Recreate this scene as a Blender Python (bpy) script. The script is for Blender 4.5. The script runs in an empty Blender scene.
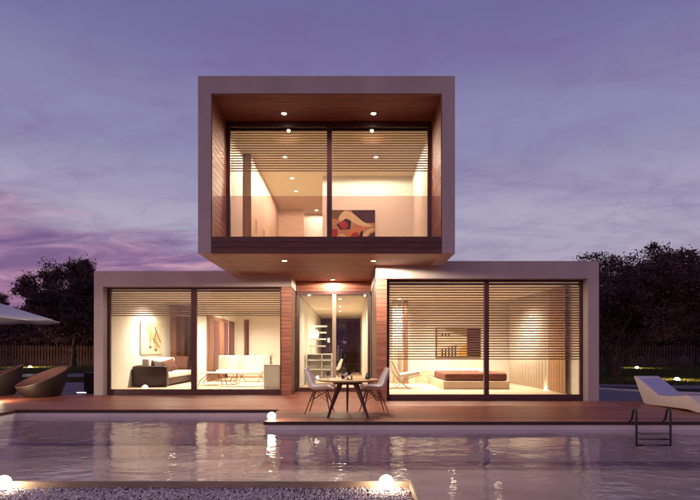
import bpy, bmesh, math, random
from mathutils import Vector, Matrix, noise
R = math.radians
random.seed(7)
scene = bpy.context.scene
COL = scene.collection

# ------------------------------------------------------------------ camera
H, F = 1.35, 500.0            # eye height above the deck; focal length in photo pixels (700 wide)
cam_d = bpy.data.cameras.new('camera')
cam = bpy.data.objects.new('camera', cam_d); COL.objects.link(cam)
cam.location = (0, 0, H); cam.rotation_euler = (R(90), 0, 0)
cam_d.sensor_width = 36.0; cam_d.lens = F / 700 * 36; cam_d.shift_y = 100 / 700
cam_d.clip_start = 0.1; cam_d.clip_end = 3000
scene.camera = cam
scene.view_settings.view_transform = 'Standard'; scene.view_settings.look = 'None'
scene.view_settings.gamma = 1.0; scene.view_settings.use_curve_mapping = False
scene.view_settings.exposure = 0.0
scene.render.engine = 'CYCLES'
cy = scene.cycles
cy.use_denoising = True
cy.max_bounces = 10; cy.diffuse_bounces = 5; cy.glossy_bounces = 4; cy.transmission_bounces = 4
cy.transparent_max_bounces = 24
cy.caustics_reflective = False; cy.caustics_refractive = False
cy.sample_clamp_indirect = 4.0
cy.use_light_tree = True

# ------------------------------------------------------------------ dusk sky
def srgb(r, g, b):
    f = lambda c: (c / 255 / 12.92) if c <= 10 else ((c / 255 + .055) / 1.055) ** 2.4
    return (f(r), f(g), f(b), 1)

world = bpy.data.worlds.new('World'); scene.world = world; world.use_nodes = True
wn, wl = world.node_tree.nodes, world.node_tree.links
wn.clear()
def N(nt, t, **kw):
    n = nt.nodes.new(t)
    for k, v in kw.items(): setattr(n, k, v)
    return n
WT = world.node_tree
def wmath(op, a, b=None, clamp=False):
    n = N(WT, 'ShaderNodeMath', operation=op); n.use_clamp = clamp
    for i, s in enumerate((a, b)):
        if s is None: continue
        if isinstance(s, (int, float)): n.inputs[i].default_value = s
        else: wl.new(s, n.inputs[i])
    return n.outputs[0]
def wmap(v, a, b, smooth=True):
    n = N(WT, 'ShaderNodeMapRange'); n.interpolation_type = 'SMOOTHSTEP' if smooth else 'LINEAR'
    wl.new(v, n.inputs[0]); n.inputs[1].default_value = a; n.inputs[2].default_value = b
    return n.outputs[0]
def wmix(fac, a, b):
    n = N(WT, 'ShaderNodeMix', data_type='RGBA')
    if isinstance(fac, (int, float)): n.inputs[0].default_value = fac
    else: wl.new(fac, n.inputs[0])
    for i, s in ((6, a), (7, b)):
        if isinstance(s, tuple): n.inputs[i].default_value = s
        else: wl.new(s, n.inputs[i])
    return n.outputs[2]
tc = N(WT, 'ShaderNodeTexCoord')
nrm = N(WT, 'ShaderNodeVectorMath', operation='NORMALIZE'); wl.new(tc.outputs['Generated'], nrm.inputs[0])
sep = N(WT, 'ShaderNodeSeparateXYZ'); wl.new(nrm.outputs[0], sep.inputs[0])
sx, sy, sz = sep.outputs
# clear dusk gradient by elevation
ramp = N(WT, 'ShaderNodeValToRGB'); wl.new(wmath('MAXIMUM', sz, 0.0), ramp.inputs[0])
cr = ramp.color_ramp; cr.interpolation = 'EASE'
stops = [(0.0, srgb(172, 138, 160)), (0.10, srgb(178, 160, 184)), (0.22, srgb(176, 170, 194)),
         (0.38, srgb(143, 138, 178)), (0.57, srgb(112, 107, 157)), (1.0, srgb(64, 60, 122))]
while len(cr.elements) < len(stops): cr.elements.new(0.5)
for e, (p, c) in zip(cr.elements, stops): e.position = p; e.color = c
# high thin cloud, drawn on a plane far overhead so that it foreshortens towards the horizon
zz = wmath('ADD', wmath('MAXIMUM', sz, 0.0), 0.12)
pv = N(WT, 'ShaderNodeCombineXYZ')
wl.new(wmath('DIVIDE', sx, zz), pv.inputs[0]); wl.new(wmath('DIVIDE', sy, zz), pv.inputs[1])
mp = N(WT, 'ShaderNodeMapping'); wl.new(pv.outputs[0], mp.inputs[0])
mp.inputs['Rotation'].default_value = (0, 0, R(-24)); mp.inputs['Scale'].default_value = (0.5, 1.5, 1)
n1 = N(WT, 'ShaderNodeTexNoise'); wl.new(mp.outputs[0], n1.inputs['Vector'])
n1.inputs['Scale'].default_value = 1.7; n1.inputs['Detail'].default_value = 9; n1.inputs['Roughness'].default_value = .6
n1.inputs['Distortion'].default_value = .5
mp2 = N(WT, 'ShaderNodeMapping'); wl.new(pv.outputs[0], mp2.inputs[0])
mp2.inputs['Rotation'].default_value = (0, 0, R(-30)); mp2.inputs['Scale'].default_value = (0.75, 1.35, 1)
mp2.inputs['Location'].default_value = (3.1, 1.7, 0)
n2 = N(WT, 'ShaderNodeTexNoise'); wl.new(mp2.outputs[0], n2.inputs['Vector'])
n2.inputs['Scale'].default_value = 1.9; n2.inputs['Detail'].default_value = 6; n2.inputs['Roughness'].default_value = .62
n2.inputs['Distortion'].default_value = .8
# low bank of cloud towards the sunset side (left), thinning upwards
bank_top = wmath('ADD', wmath('MULTIPLY', sx, -0.17), 0.158)
bank = wmap(wmath('SUBTRACT', wmath('ADD', bank_top, wmath('MULTIPLY', wmath('SUBTRACT', n1.outputs[0], .5), .16)), sz), -0.03, 0.05)
n3 = N(WT, 'ShaderNodeTexNoise'); wl.new(pv.outputs[0], n3.inputs['Vector'])
n3.inputs['Scale'].default_value = 4.2; n3.inputs['Detail'].default_value = 7; n3.inputs['Roughness'].default_value = .65; n3.inputs['Distortion'].default_value = .9
veil = wmath('ADD', wmath('MULTIPLY', wmap(n1.outputs[0], .40, .74), 0.42), wmath('MULTIPLY', wmap(n3.outputs[0], .42, .68), 0.22), True)
sky = wmix(veil, ramp.outputs[0], srgb(116, 98, 152))
streak = wmap(n2.outputs[0], .36, .66)
cloudc = wmix(streak, srgb(116, 86, 138), srgb(182, 138, 172))
pinkc = wmix(wmap(n2.outputs[0], .55, .72), cloudc, srgb(214, 164, 176))
low = wmap(sz, 0.20, 0.06)
pinkc = wmix(wmath('MULTIPLY', low, .5), pinkc, srgb(150, 98, 138))
sky = wmix(wmath('MULTIPLY', bank, .92), sky, pinkc)
# below the horizon: dim ground tone
sky = wmix(wmap(sz, 0.0, -0.06), sky, srgb(60, 42, 58))
# a share of physical twilight sky, sun just under the horizon behind and to the left
nish = N(WT, 'ShaderNodeTexSky'); nish.sky_type = 'NISHITA'; nish.sun_disc = False
nish.sun_elevation = R(-2); nish.sun_rotation = R(-115); nish.altitude = 200
bg1 = N(WT, 'ShaderNodeBackground'); wl.new(sky, bg1.inputs[0]); bg1.inputs[1].default_value = 0.97
bg2 = N(WT, 'ShaderNodeBackground'); wl.new(nish.outputs[0], bg2.inputs[0]); bg2.inputs[1].default_value = 0.05
addw = N(WT, 'ShaderNodeAddShader'); wl.new(bg1.outputs[0], addw.inputs[0]); wl.new(bg2.outputs[0], addw.inputs[1])
wo = N(WT, 'ShaderNodeOutputWorld'); wl.new(addw.outputs[0], wo.inputs[0])

# the last afterglow, very weak and soft
sd = bpy.data.lights.new('sun', 'SUN'); sd.energy = 0.27; sd.angle = R(40); sd.color = (1, .66, .50)
so = bpy.data.objects.new('sun', sd); COL.objects.link(so)
so.rotation_euler = (R(78), 0, R(-35))

# ------------------------------------------------------------------ helpers
def wx(px, Y): return (px - 350) / F * Y
def wz(py, Y): return H - (py - 350) / F * Y

def tag(o, label=None, cat=None, group=None, kind=None):
    if label: o['label'] = label
    if cat: o['category'] = cat
    if group: o['group'] = group
    if kind: o['kind'] = kind
    return o
def empty(name, loc=(0, 0, 0), rz=0, label=None, cat=None, group=None):
    o = bpy.data.objects.new(name, None); COL.objects.link(o)
    o.location = loc; o.rotation_euler = (0, 0, rz); o.empty_display_size = .1
    return tag(o, label, cat, group)
def copy_tree(o, parent=None):
    c = o.copy(); COL.objects.link(c)
    if parent: c.parent = parent
    for ch in list(o.children): copy_tree(ch, c)
    return c

class MB:
    def __init__(s): s.v, s.f, s.m = [], [], []
    def add(s, vs, fs, m=0):
        b = len(s.v); s.v += [tuple(p) for p in vs]
        s.f += [tuple(i + b for i in f) for f in fs]; s.m += [m] * len(fs)
        return s
    def box(s, x0, x1, y0, y1, z0, z1, m=0):
        return s.add([(x0, y0, z0), (x1, y0, z0), (x1, y1, z0), (x0, y1, z0), (x0, y0, z1), (x1, y0, z1), (x1, y1, z1), (x0, y1, z1)],
              [(0, 3, 2, 1), (4, 5, 6, 7), (0, 1, 5, 4), (1, 2, 6, 5), (2, 3, 7, 6), (3, 0, 4, 7)], m)
    def tube(s, pts, rad, n=8, m=0, cap=True):
        pts = [Vector(p) for p in pts]; rings = []
        if isinstance(rad, (int, float)): rad = [rad] * len(pts)
        prev = None
        for i, p in enumerate(pts):
            a = pts[max(i - 1, 0)]; b = pts[min(i + 1, len(pts) - 1)]
            d = (b - a).normalized()
            if prev is None:
                u = d.orthogonal().normalized()
            else:
                u = (prev - d * prev.dot(d)).normalized()
            prev = u; w = d.cross(u)
            rings.append([p + (u * math.cos(2 * math.pi * k / n) + w * math.sin(2 * math.pi * k / n)) * rad[i] for k in range(n)])
        vs = [q for r in rings for q in r]; fs = []
        for i in range(len(pts) - 1):
            for k in range(n):
                k2 = (k + 1) % n
                fs.append((i * n + k, i * n + k2, (i + 1) * n + k2, (i + 1) * n + k))
        if cap:
            fs.append(tuple(reversed(range(n)))); fs.append(tuple((len(pts) - 1) * n + k for k in range(n)))
        return s.add(vs, fs, m)
    def lathe(s, prof, n=32, c=(0, 0, 0), m=0):
        vs, fs = [], []
        for (r, z) in prof:
            for k in range(n):
                a = 2 * math.pi * k / n
                vs.append((c[0] + r * math.cos(a), c[1] + r * math.sin(a), c[2] + z))
        for i in range(len(prof) - 1):
            for k in range(n):
                k2 = (k + 1) % n
                fs.append((i * n + k, i * n + k2, (i + 1) * n + k2, (i + 1) * n + k))
        if prof[0][0] > 1e-6: fs.append(tuple(reversed(range(n))))
        if prof[-1][0] > 1e-6: fs.append(tuple((len(prof) - 1) * n + k for k in range(n)))
        return s.add(vs, fs, m)
    def prism(s, poly, axis, a, b, m=0):
        """poly = 2D outline; axis x: (y,z), y: (x,z), z: (x,y); from a to b along the axis"""
        def mk(p, t): return {'x': (t, p[0], p[1]), 'y': (p[0], t, p[1]), 'z': (p[0], p[1], t)}[axis]
        n = len(poly)
        vs = [mk(p, a) for p in poly] + [mk(p, b) for p in poly]
        fs = [tuple(range(n)), tuple(reversed(range(n, 2 * n)))] + [(i, i + n, (i + 1) % n + n, (i + 1) % n) for i in range(n)]
        return s.add(vs, fs, m)
    def build(s, name, mats, parent=None, smooth=False, bevel=0, seg=2, loc=None):
        me = bpy.data.meshes.new(name); me.from_pydata(s.v, [], s.f)
        if not isinstance(mats, (list, tuple)): mats = [mats]
        for mt in mats: me.materials.append(mt)
        bm = bmesh.new(); bm.from_mesh(me)
        for f, k in zip(bm.faces, s.m): f.material_index = k
        bmesh.ops.recalc_face_normals(bm, faces=bm.faces)
        if bevel:
            es = [e for e in bm.edges if len(e.link_faces) == 2 and e.calc_face_angle(0) > R(25)]
            bmesh.ops.bevel(bm, geom=es, offset=bevel, segments=seg, profile=.5, affect='EDGES', clamp_overlap=True)
        if smooth:
            for f in bm.faces: f.smooth = True
            if smooth != 'all':
                for e in bm.edges:
                    if len(e.link_faces) == 2 and e.calc_face_angle(0) > R(40): e.smooth = False
        bm.to_mesh(me); bm.free()
        o = bpy.data.objects.new(name, me); COL.objects.link(o)
        if parent: o.parent = parent; o.matrix_parent_inverse = Matrix.Identity(4)
        if loc: o.location = loc
        return o
def bx(name, x0, x1, y0, y1, z0, z1, mat, parent=None, bevel=0, **k):
    return MB().box(x0, x1, y0, y1, z0, z1).build(name, mat, parent, bevel=bevel, **k)
def structure(o): o['kind'] = 'structure'; return o

# ------------------------------------------------------------------ materials
MT = {}
def mat(name, col, rough=.6, spec=.5, metal=0., var=.0, vscale=6., stretch=(1, 1, 1), bump=0., bscale=40., col2=None, rnd=0., coat=0., sheen=0.):
    """Principled with procedural colour variation, optional per-object tone shift and fine relief"""
    m = bpy.data.materials.new(name); m.use_nodes = True
    nt = m.node_tree; b = nt.nodes['Principled BSDF']
    b.inputs['Roughness'].default_value = rough; b.inputs['Specular IOR Level'].default_value = spec
    b.inputs['Metallic'].default_value = metal; b.inputs['Coat Weight'].default_value = coat
    b.inputs['Sheen Weight'].default_value = sheen
    tcn = N(nt, 'ShaderNodeTexCoord'); mpn = N(nt, 'ShaderNodeMapping')
    nt.links.new(tcn.outputs['Object'], mpn.inputs[0]); mpn.inputs['Scale'].default_value = stretch
    oi = N(nt, 'ShaderNodeObjectInfo')
    addv = N(nt, 'ShaderNodeVectorMath', operation='ADD')
    sc = N(nt, 'ShaderNodeVectorMath', operation='SCALE'); sc.inputs[0].default_value = (17, 31, 23)
    nt.links.new(oi.outputs['Random'], sc.inputs['Scale'])
    nt.links.new(mpn.outputs[0], addv.inputs[0]); nt.links.new(sc.outputs[0], addv.inputs[1])
    nz = N(nt, 'ShaderNodeTexNoise'); nt.links.new(addv.outputs[0], nz.inputs['Vector'])
    nz.inputs['Scale'].default_value = vscale; nz.inputs['Detail'].default_value = 6; nz.inputs['Roughness'].default_value = .6
    c2 = col2 or tuple(max(0, c * (1 - var)) for c in col[:3])
    c1 = tuple(min(1, c * (1 + var * .6)) for c in col[:3])
    mr = N(nt, 'ShaderNodeMapRange'); mr.inputs[1].default_value = .3; mr.inputs[2].default_value = .7
    nt.links.new(nz.outputs[0], mr.inputs[0])
    mx = N(nt, 'ShaderNodeMix', data_type='RGBA'); nt.links.new(mr.outputs[0], mx.inputs[0])
    mx.inputs[6].default_value = (*c1, 1); mx.inputs[7].default_value = (*c2[:3], 1)
    out = mx.outputs[2]
    if rnd:
        hs = N(nt, 'ShaderNodeHueSaturation'); nt.links.new(out, hs.inputs['Color'])
        m2 = N(nt, 'ShaderNodeMapRange'); nt.links.new(oi.outputs['Random'], m2.inputs[0])
        m2.inputs[3].default_value = 1 - rnd; m2.inputs[4].default_value = 1 + rnd
        nt.links.new(m2.outputs[0], hs.inputs['Value']); out = hs.outputs[0]
    nt.links.new(out, b.inputs['Base Color'])
    rr = N(nt, 'ShaderNodeMapRange'); nt.links.new(nz.outputs[0], rr.inputs[0])
    rr.inputs[3].default_value = max(.02, rough - .08); rr.inputs[4].default_value = min(1, rough + .08)
    nt.links.new(rr.outputs[0], b.inputs['Roughness'])
    if bump:
        n2_ = N(nt, 'ShaderNodeTexNoise'); nt.links.new(addv.outputs[0], n2_.inputs['Vector'])
        n2_.inputs['Scale'].default_value = bscale; n2_.inputs['Detail'].default_value = 4
        bp = N(nt, 'ShaderNodeBump'); bp.inputs['Strength'].default_value = bump; bp.inputs['Distance'].default_value = .01
        nt.links.new(n2_.outputs[0], bp.inputs['Height']); nt.links.new(bp.outputs[0], b.inputs['Normal'])
    MT[name] = m
    return m
def emis(name, col, strength, base=.8):
    m = bpy.data.materials.new(name); m.use_nodes = True
    b = m.node_tree.nodes['Principled BSDF']
    b.inputs['Base Color'].default_value = (base, base, base, 1)
    b.inputs['Emission Color'].default_value = (*col, 1); b.inputs['Emission Strength'].default_value = strength
    MT[name] = m; return m
def glass(name, tint=(1, 1, 1), ior=1.45, rough=0.0):
    m = bpy.data.materials.new(name); m.use_nodes = True; nt = m.node_tree; nt.nodes.clear()
    tr = N(nt, 'ShaderNodeBsdfTransparent'); tr.inputs[0].default_value = (*tint, 1)
    gl = N(nt, 'ShaderNodeBsdfGlossy'); gl.inputs['Roughness'].default_value = rough
    fr = N(nt, 'ShaderNodeFresnel'); fr.inputs[0].default_value = ior
    mx = N(nt, 'ShaderNodeMixShader'); o = N(nt, 'ShaderNodeOutputMaterial')
    nt.links.new(fr.outputs[0], mx.inputs[0]); nt.links.new(tr.outputs[0], mx.inputs[1]); nt.links.new(gl.outputs[0], mx.inputs[2])
    nt.links.new(mx.outputs[0], o.inputs[0])
    MT[name] = m; return m

mat('plaster', (.58, .45, .425), .75, .3, var=.14, vscale=1.1, stretch=(1, 1, .35), bump=.25, bscale=70)
mat('tan_fabric', (.70, .50, .35), .9, .2, var=.1, vscale=8)
mat('white_wall', (.82, .78, .70), .7, .3, var=.03, vscale=1.5, bump=.05)
mat('ceiling_white', (.86, .75, .61), .8, .2, var=.03, vscale=1)
mat('wood_clad', (.37, .13, .083), .5, .4, var=.35, vscale=3.5, stretch=(.6, 6, 9), bump=.15, bscale=20, rnd=.16)
mat('wood_deck', (.33, .094, .058), .40, .35, var=.40, vscale=3.0, stretch=(.5, 8, 8), bump=.2, bscale=18, rnd=.30)
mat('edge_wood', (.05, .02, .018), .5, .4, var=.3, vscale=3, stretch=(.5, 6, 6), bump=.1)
mat('frame_metal', (.095, .028, .03), .4, .5, var=.15, vscale=5)
mat('frame_lit', (.45, .33, .24), .4, .5, var=.1, vscale=5)  # pale door mullion: frame metal with the light put into its colour
mat('clad_shaded', (.17, .06, .05), .5, .4, var=.35, vscale=3.5, stretch=(.6, 6, 9), bump=.15, bscale=20, rnd=.16)  # darker copy of the cladding; the front sill's dim light is in the colour
mat('slat_wood', (.26, .12, .075), .5, .4, var=.3, vscale=4, stretch=(.5, 4, 4), rnd=.15)
mat('interior_floor', (.64, .49, .35), .45, .4, var=.15, vscale=3, stretch=(.6, 5, 1), rnd=.05)
mat('brown_wood', (.20, .09, .055), .5, .4, var=.3, vscale=4, stretch=(6, 6, .5), rnd=.1)
mat('pale_wood', (.70, .57, .43), .5, .4, var=.15, vscale=3, stretch=(.6, 5, 5), rnd=.06)
mat('table_wood', (.60, .34, .15), .4, .5, var=.25, vscale=3, stretch=(.6, 6, 6))
mat('leg_wood', (.10, .035, .025), .5, .4, var=.3, vscale=6, stretch=(4, 4, .6))
mat('dowel_wood', (.22, .09, .045), .5, .4, var=.2, vscale=6)
mat('white_shell', (.88, .80, .74), .35, .5, var=.02, vscale=3)
mat('white_fabric', (.80, .74, .66), .85, .2, var=.05, vscale=10, bump=.3, bscale=160, sheen=.2)
mat('mid_wood', (.42, .26, .17), .5, .4, var=.2, vscale=4, stretch=(6, 6, .5))
mat('brown_fabric', (.095, .042, .034), .85, .2, var=.15, vscale=10, bump=.3, bscale=160)
mat('dark_leather', (.032, .012, .012), .45, .4, var=.2, vscale=8, bump=.15, bscale=80)
mat('rust_fabric', (.15, .06, .045), .9, .2, var=.12, vscale=5, bump=.3, bscale=120)
mat('sheer', (.86, .80, .70), .9, .1, var=.04, vscale=6)
mat('rattan_shaded', (.03, .015, .013), .5, .4, var=.3, vscale=14, bump=.4, bscale=70)  # outer shell of the tub chairs, with shade put into the colour
mat('rattan_lit', (.26, .12, .085), .45, .4, var=.2, vscale=14, bump=.3, bscale=70)  # lighter copy for rim and seat, the rim's highlight painted in
mat('lounger_warm_lit', (.80, .63, .53), .5, .4, var=.05, vscale=2, bump=.08, bscale=60)  # white lounger body, tinted tan for warm light on its side
mat('pad_sky_tint', (.46, .42, .60), .8, .2, var=.05, vscale=6, bump=.2, bscale=120)  # lavender imitates sky light on the lounger's upper face
mat('canvas', (.80, .76, .76), .85, .2, var=.04, vscale=4, bump=.2, bscale=120)
mat('black_metal', (.012, .007, .008), .35, .5, var=.1, vscale=8)
mat('chrome', (.55, .5, .48), .2, .5, metal=1., var=.05, vscale=8)
mat('pool_tile', (.86, .72, .70), .4, .4, var=.10, vscale=2.2, bump=.05, bscale=20)
mat('pool_floor', (.58, .44, .43), .6, .3, var=.25, vscale=1.2)
mat('paving', (.20, .17, .20), .6, .3, var=.18, vscale=1.2, bump=.15, bscale=30)
mat('planter_wood', (.42, .29, .20), .6, .3, var=.3, vscale=4, stretch=(.6, 5, 5), bump=.15)
mat('stone', (.70, .57, .56), .75, .3, var=.55, vscale=26, bump=.2, bscale=60)
mat('gravel_bed', (.06, .045, .05), .95, .1, var=.4, vscale=40)
mat('lawn_soil', (.030, .028, .012), .95, .1, var=.5, vscale=.9, col2=(.018, .014, .008), bump=.6, bscale=5)
mat('grass', (.09, .085, .025), .8, .2, var=.5, vscale=3, rnd=.0)
mat('bark', (.075, .045, .038), .9, .2, var=.4, vscale=6, stretch=(3, 3, .6), bump=.5, bscale=14)
mat('leaf', (.12, .062, .066), .7, .15, var=.6, vscale=1.2)
mat('fence_wood', (.105, .052, .04), .8, .2, var=.3, vscale=3, stretch=(4, 4, .5), rnd=.25)
mat('bottle_glass', (.03, .012, .014), .12, .6, var=.1)
mat('paper', (.75, .70, .64), .7, .2, var=.03)
mat('rug', (.60, .50, .38), .95, .1, var=.15, vscale=20, bump=.4, bscale=120)
mat('twig', (.32, .18, .09), .8, .2, var=.2)
emis('bulb', (1, .86, .66), 26)
emis('bulb_dim', (1, .84, .62), 4)
emis('globe', (1, .86, .64), 42)
emis('globe_bright', (1, .80, .52), 130)
emis('lawn_globe', (1, .82, .42), 48)
glass('pane_glass', (.97, .95, .93))
glass('rail_glass', (.82, .70, .69), 1.40)
glass('clear_glass', (.80, .78, .78), 1.5)

# water: clear, with Fresnel reflection and small wind ripples
m = bpy.data.materials.new('water'); m.use_nodes = True; nt = m.node_tree; nt.nodes.clear(); MT['water'] = m
tcn = N(nt, 'ShaderNodeTexCoord')
def wnoise(scale, det, st, dist=.3):
    mpn = N(nt, 'ShaderNodeMapping'); nt.links.new(tcn.outputs['Object'], mpn.inputs[0]); mpn.inputs['Scale'].default_value = st
    z = N(nt, 'ShaderNodeTexNoise'); nt.links.new(mpn.outputs[0], z.inputs['Vector'])
    z.inputs['Scale'].default_value = scale; z.inputs['Detail'].default_value = det; z.inputs['Distortion'].default_value = dist
    return z.outputs[0]
a1 = wnoise(2.3, 2.5, (1, 1.6, 1)); a2 = wnoise(7.0, 2, (1, 1.5, 1))
mm = N(nt, 'ShaderNodeMath', operation='MULTIPLY_ADD'); nt.links.new(a2, mm.inputs[0]); mm.inputs[1].default_value = .26; nt.links.new(a1, mm.inputs[2])
bp = N(nt, 'ShaderNodeBump'); bp.inputs['Strength'].default_value = 1.0; bp.inputs['Distance'].default_value = .0125
calm = N(nt, 'ShaderNodeMapRange'); nt.links.new(wnoise(.55, 2, (1, 1.3, 1), .6), calm.inputs[0])
calm.inputs[1].default_value = .35; calm.inputs[2].default_value = .65; calm.inputs[3].default_value = .45; calm.inputs[4].default_value = 1.45
hm = N(nt, 'ShaderNodeMath', operation='MULTIPLY'); nt.links.new(mm.outputs[0], hm.inputs[0]); nt.links.new(calm.outputs[0], hm.inputs[1])
nt.links.new(hm.outputs[0], bp.inputs['Height'])
tr = N(nt, 'ShaderNodeBsdfTransparent'); tr.inputs[0].default_value = (.97, .94, .95, 1)
gl = N(nt, 'ShaderNodeBsdfGlossy'); gl.inputs['Roughness'].default_value = .015
fr = N(nt, 'ShaderNodeFresnel')
geo = N(nt, 'ShaderNodeNewGeometry'); io = N(nt, 'ShaderNodeMapRange'); nt.links.new(geo.outputs['Backfacing'], io.inputs[0])
io.inputs[3].default_value = 1.55; io.inputs[4].default_value = 1 / 1.55; nt.links.new(io.outputs[0], fr.inputs[0])
nt.links.new(bp.outputs[0], gl.inputs['Normal']); nt.links.new(bp.outputs[0], fr.inputs['Normal'])
mx = N(nt, 'ShaderNodeMixShader'); o = N(nt, 'ShaderNodeOutputMaterial')
nt.links.new(fr.outputs[0], mx.inputs[0]); nt.links.new(tr.outputs[0], mx.inputs[1]); nt.links.new(gl.outputs[0], mx.inputs[2])
nt.links.new(mx.outputs[0], o.inputs[0])

WARM = (1, .90, .70)
def lamp_point(parent, loc, power, rad=.05, color=WARM):
    d = bpy.data.lights.new('bulb_light', 'POINT'); d.energy = power; d.shadow_soft_size = rad; d.color = color
    o = bpy.data.objects.new('bulb_light', d); COL.objects.link(o); o.parent = parent; o.location = loc; return o
def lamp_spot(parent, loc, power, cone=140, blend=.6, rad=.05, color=WARM):
    d = bpy.data.lights.new('bulb_light', 'SPOT'); d.energy = power; d.shadow_soft_size = rad; d.color = color
    d.spot_size = R(cone); d.spot_blend = blend
    o = bpy.data.objects.new('bulb_light', d); COL.objects.link(o); o.parent = parent; o.location = loc; return o

# ================================================================== the setting
YU, YR, YL, YD = 11.574, 13.228, 15.015, 16.30      # fronts: upper storey, right wing, left wing, entrance door
DR, DL, XS, XP = 9.434, 11.261, -1.636, -7.51       # deck edges (right, left), the step between them, pool's left side
WATER, FLOORZ, BED = -0.155, 0.10, -0.76

# lawn: one sheet out to the horizon, open where the pool is
g = MB()
hx0, hx1, hy0, hy1 = -7.62, 14.2, 1.9, 11.4
xs = [-700, hx0, hx1, 700]; ys = [-300, hy0, hy1, 1200]
for i in range(3):
    for j in range(3):
        if i == 1 and j == 1: continue
        g.add([(xs[i], ys[j], -.08), (xs[i + 1], ys[j], -.08), (xs[i + 1], ys[j + 1], -.08), (xs[i], ys[j + 1], -.08)], [(0, 1, 2, 3)])
structure(g.build('lawn', MT['lawn_soil']))

# pool: far walls (two, with the step), left wall, floor, near wall
pw = MB()
zt = -.066
pw.box(XP - .1, XS - .03, DL + .03, DL + .15, BED - .1, zt)           # far wall, left
pw.box(XS + .03, 14.2, DR + .03, DR + .15, BED - .1, zt)              # far wall, right
pw.box(XS + .03, XS + .15, DR + .151, DL + .029, BED - .1, zt)        # side of the step
pw.box(XP - .15, XP - .03, 1.9, DL + .029, BED - .1, zt)              # left wall
pw.box(14.05, 14.2, 1.9, DR + .029, BED - .1, zt)                     # right wall
pw.box(XP - .029, 14.049, 1.9, 2.0, BED - .1, zt)                     # near wall
structure(pw.build('pool_wall', MT['pool_tile']))
structure(bx('pool_floor', XP - .02, 14.0, 2.0, DL + .02, BED - .1, BED, MT['pool_floor']))
wv = MB()
poly = [(XP - .02, 2.01), (14.04, 2.01), (14.04, DR + .02), (XS + .02, DR + .02), (XS + .02, DL + .02), (XP - .02, DL + .02)]
wv.add([(x, y, WATER) for x, y in poly], [(0, 1, 2, 3), (0, 3, 4, 5)])
wo_ = structure(wv.build('pool_water', MT['water']))
if wo_.data.polygons[0].normal.z < 0: wo_.data.flip_normals()

# timber deck: boards run along the house front
deck = empty('deck', (0, DR, 0)); structure(deck)
BW, GAP = .138, .008
meshes = {}
def board(x0, x1, y, w=BW):
    key = (round(x1 - x0, 3), round(w, 3))
    if key not in meshes:
        L = key[0]
        tmp = MB().box(0, L, 0, w, -.028, 0).build('plank', MT['wood_deck'], bevel=.003, seg=1)
        meshes[key] = tmp.data; bpy.data.objects.remove(tmp)
    o = bpy.data.objects.new('plank', meshes[key]); COL.objects.link(o); o.parent = deck
    o.location = (x0, y - DR, random.uniform(-.0012, .0012))
def row(x0, x1, y, w=BW, seglen=4.86, off=0.):
    x = x0; first = True
    while x < x1 - .01:
        L = seglen - (off if first else 0)
        e = min(x + L, x1)
        if x1 - e < .5: e = x1
        board(x, e - .004 if e < x1 else e, y, w); x = e; first = False
y = DR + .03; k = 0
while y < YD - .02:
    w = min(BW, YD - .004 - y); off = (k * 1.37) % 3.0
    if y < DL + .02:
        row(XS + .03, 13.2, y, w, off=off)
    elif y + w < YR + .06:
        row(-16.0, 13.2, y, w, off=off)
    elif y + w < YL + .06:
        row(-16.0, .68, y, w, off=off)
    else:
        row(-1.745, .676, y, w)
    y += BW + GAP; k += 1
y = DL - .001 - BW
while y > 5.0:                                    # strip of deck along the pool's left side
    row(-12.2, XP - .03, y); y -= BW + GAP
def edge(x0, x1, y0, y1):
    o = bx('edge_board', x0, x1, y0 - DR, y1 - DR, -.064, -.0025, MT['edge_wood'], deck, bevel=.004, seg=1)
edge(XS + .0005, 13.2, DR, DR + .027); edge(XP - .027, XS - .0005, DL, DL + .018)
edge(XS, XS + .027, DR + .0275, DL + .018); edge(XP - .0275, XP, 5.0, DL - .0005)
fill = MB().box(XS + .16, 13.2, DR + .16, YR - .01, -.07, -.03).box(-12.2, XP - .16, 5.0, DL, -.07, -.03)
fill.box(-16, .68, DL + .16, YL, -.071, -.0301).build('joists', MT['edge_wood'], deck, loc=(0, -DR, 0))

# paving and paths on the lawn
pv = MB()
def ribbon(mb, near, far, z0, z1):
    n = len(near)
    vs = [(x, y, z1) for x, y in near] + [(x, y, z1) for x, y in far] + [(x, y, z0) for x, y in near] + [(x, y, z0) for x, y in far]
    fs = []
    for i in range(n - 1):
        fs += [(i, i + 1, n + i + 1, n + i), (i, 2 * n + i, 2 * n + i + 1, i + 1), (n + i, n + i + 1, 3 * n + i + 1, 3 * n + i)]
    fs += [(0, n, 3 * n, 2 * n), (n - 1, 3 * n - 1, 4 * n - 1, 2 * n - 1)]
    mb.add(vs, fs)
far = [(6.7 + .55 * i, 18.2 - 2.6 / (1 + math.exp(-(i - 4) * .8)) + .5 * math.sin(i * .5)) for i in range(14)]
near = [(p[0], 13.25) for p in far]
ribbon(pv, near, far, -.12, -.035)
structure(pv.build('terrace', MT['paving']))
kb = MB(); ribbon(kb, [(a, b + .01) for a, b in far], [(a, b + .28) for a, b in far], -.12, .03)
structure(kb.build('terrace_kerb', MT['pool_tile'], smooth=True))
pl = MB(); ribbon(pl, [(-16, 15.03), (-7.7, 15.03)], [(-16, 21.5), (-7.7, 21.5)], -.12, -.036)
structure(pl.build('side_terrace', MT['paving']))
def path(name, pts, w, mt, z=-.05):
    q = MB(); ribbon(q, [(x, y - w / 2) for x, y in pts], [(x, y + w / 2) for x, y in pts], -.12, z)
    structure(q.build(name, MT[mt], smooth=True))
path('garden_path', [(-46 + 2.4 * i, 28 + 1.0 * math.sin(i * .5)) for i in range(18)], 3.4, 'paving')
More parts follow.
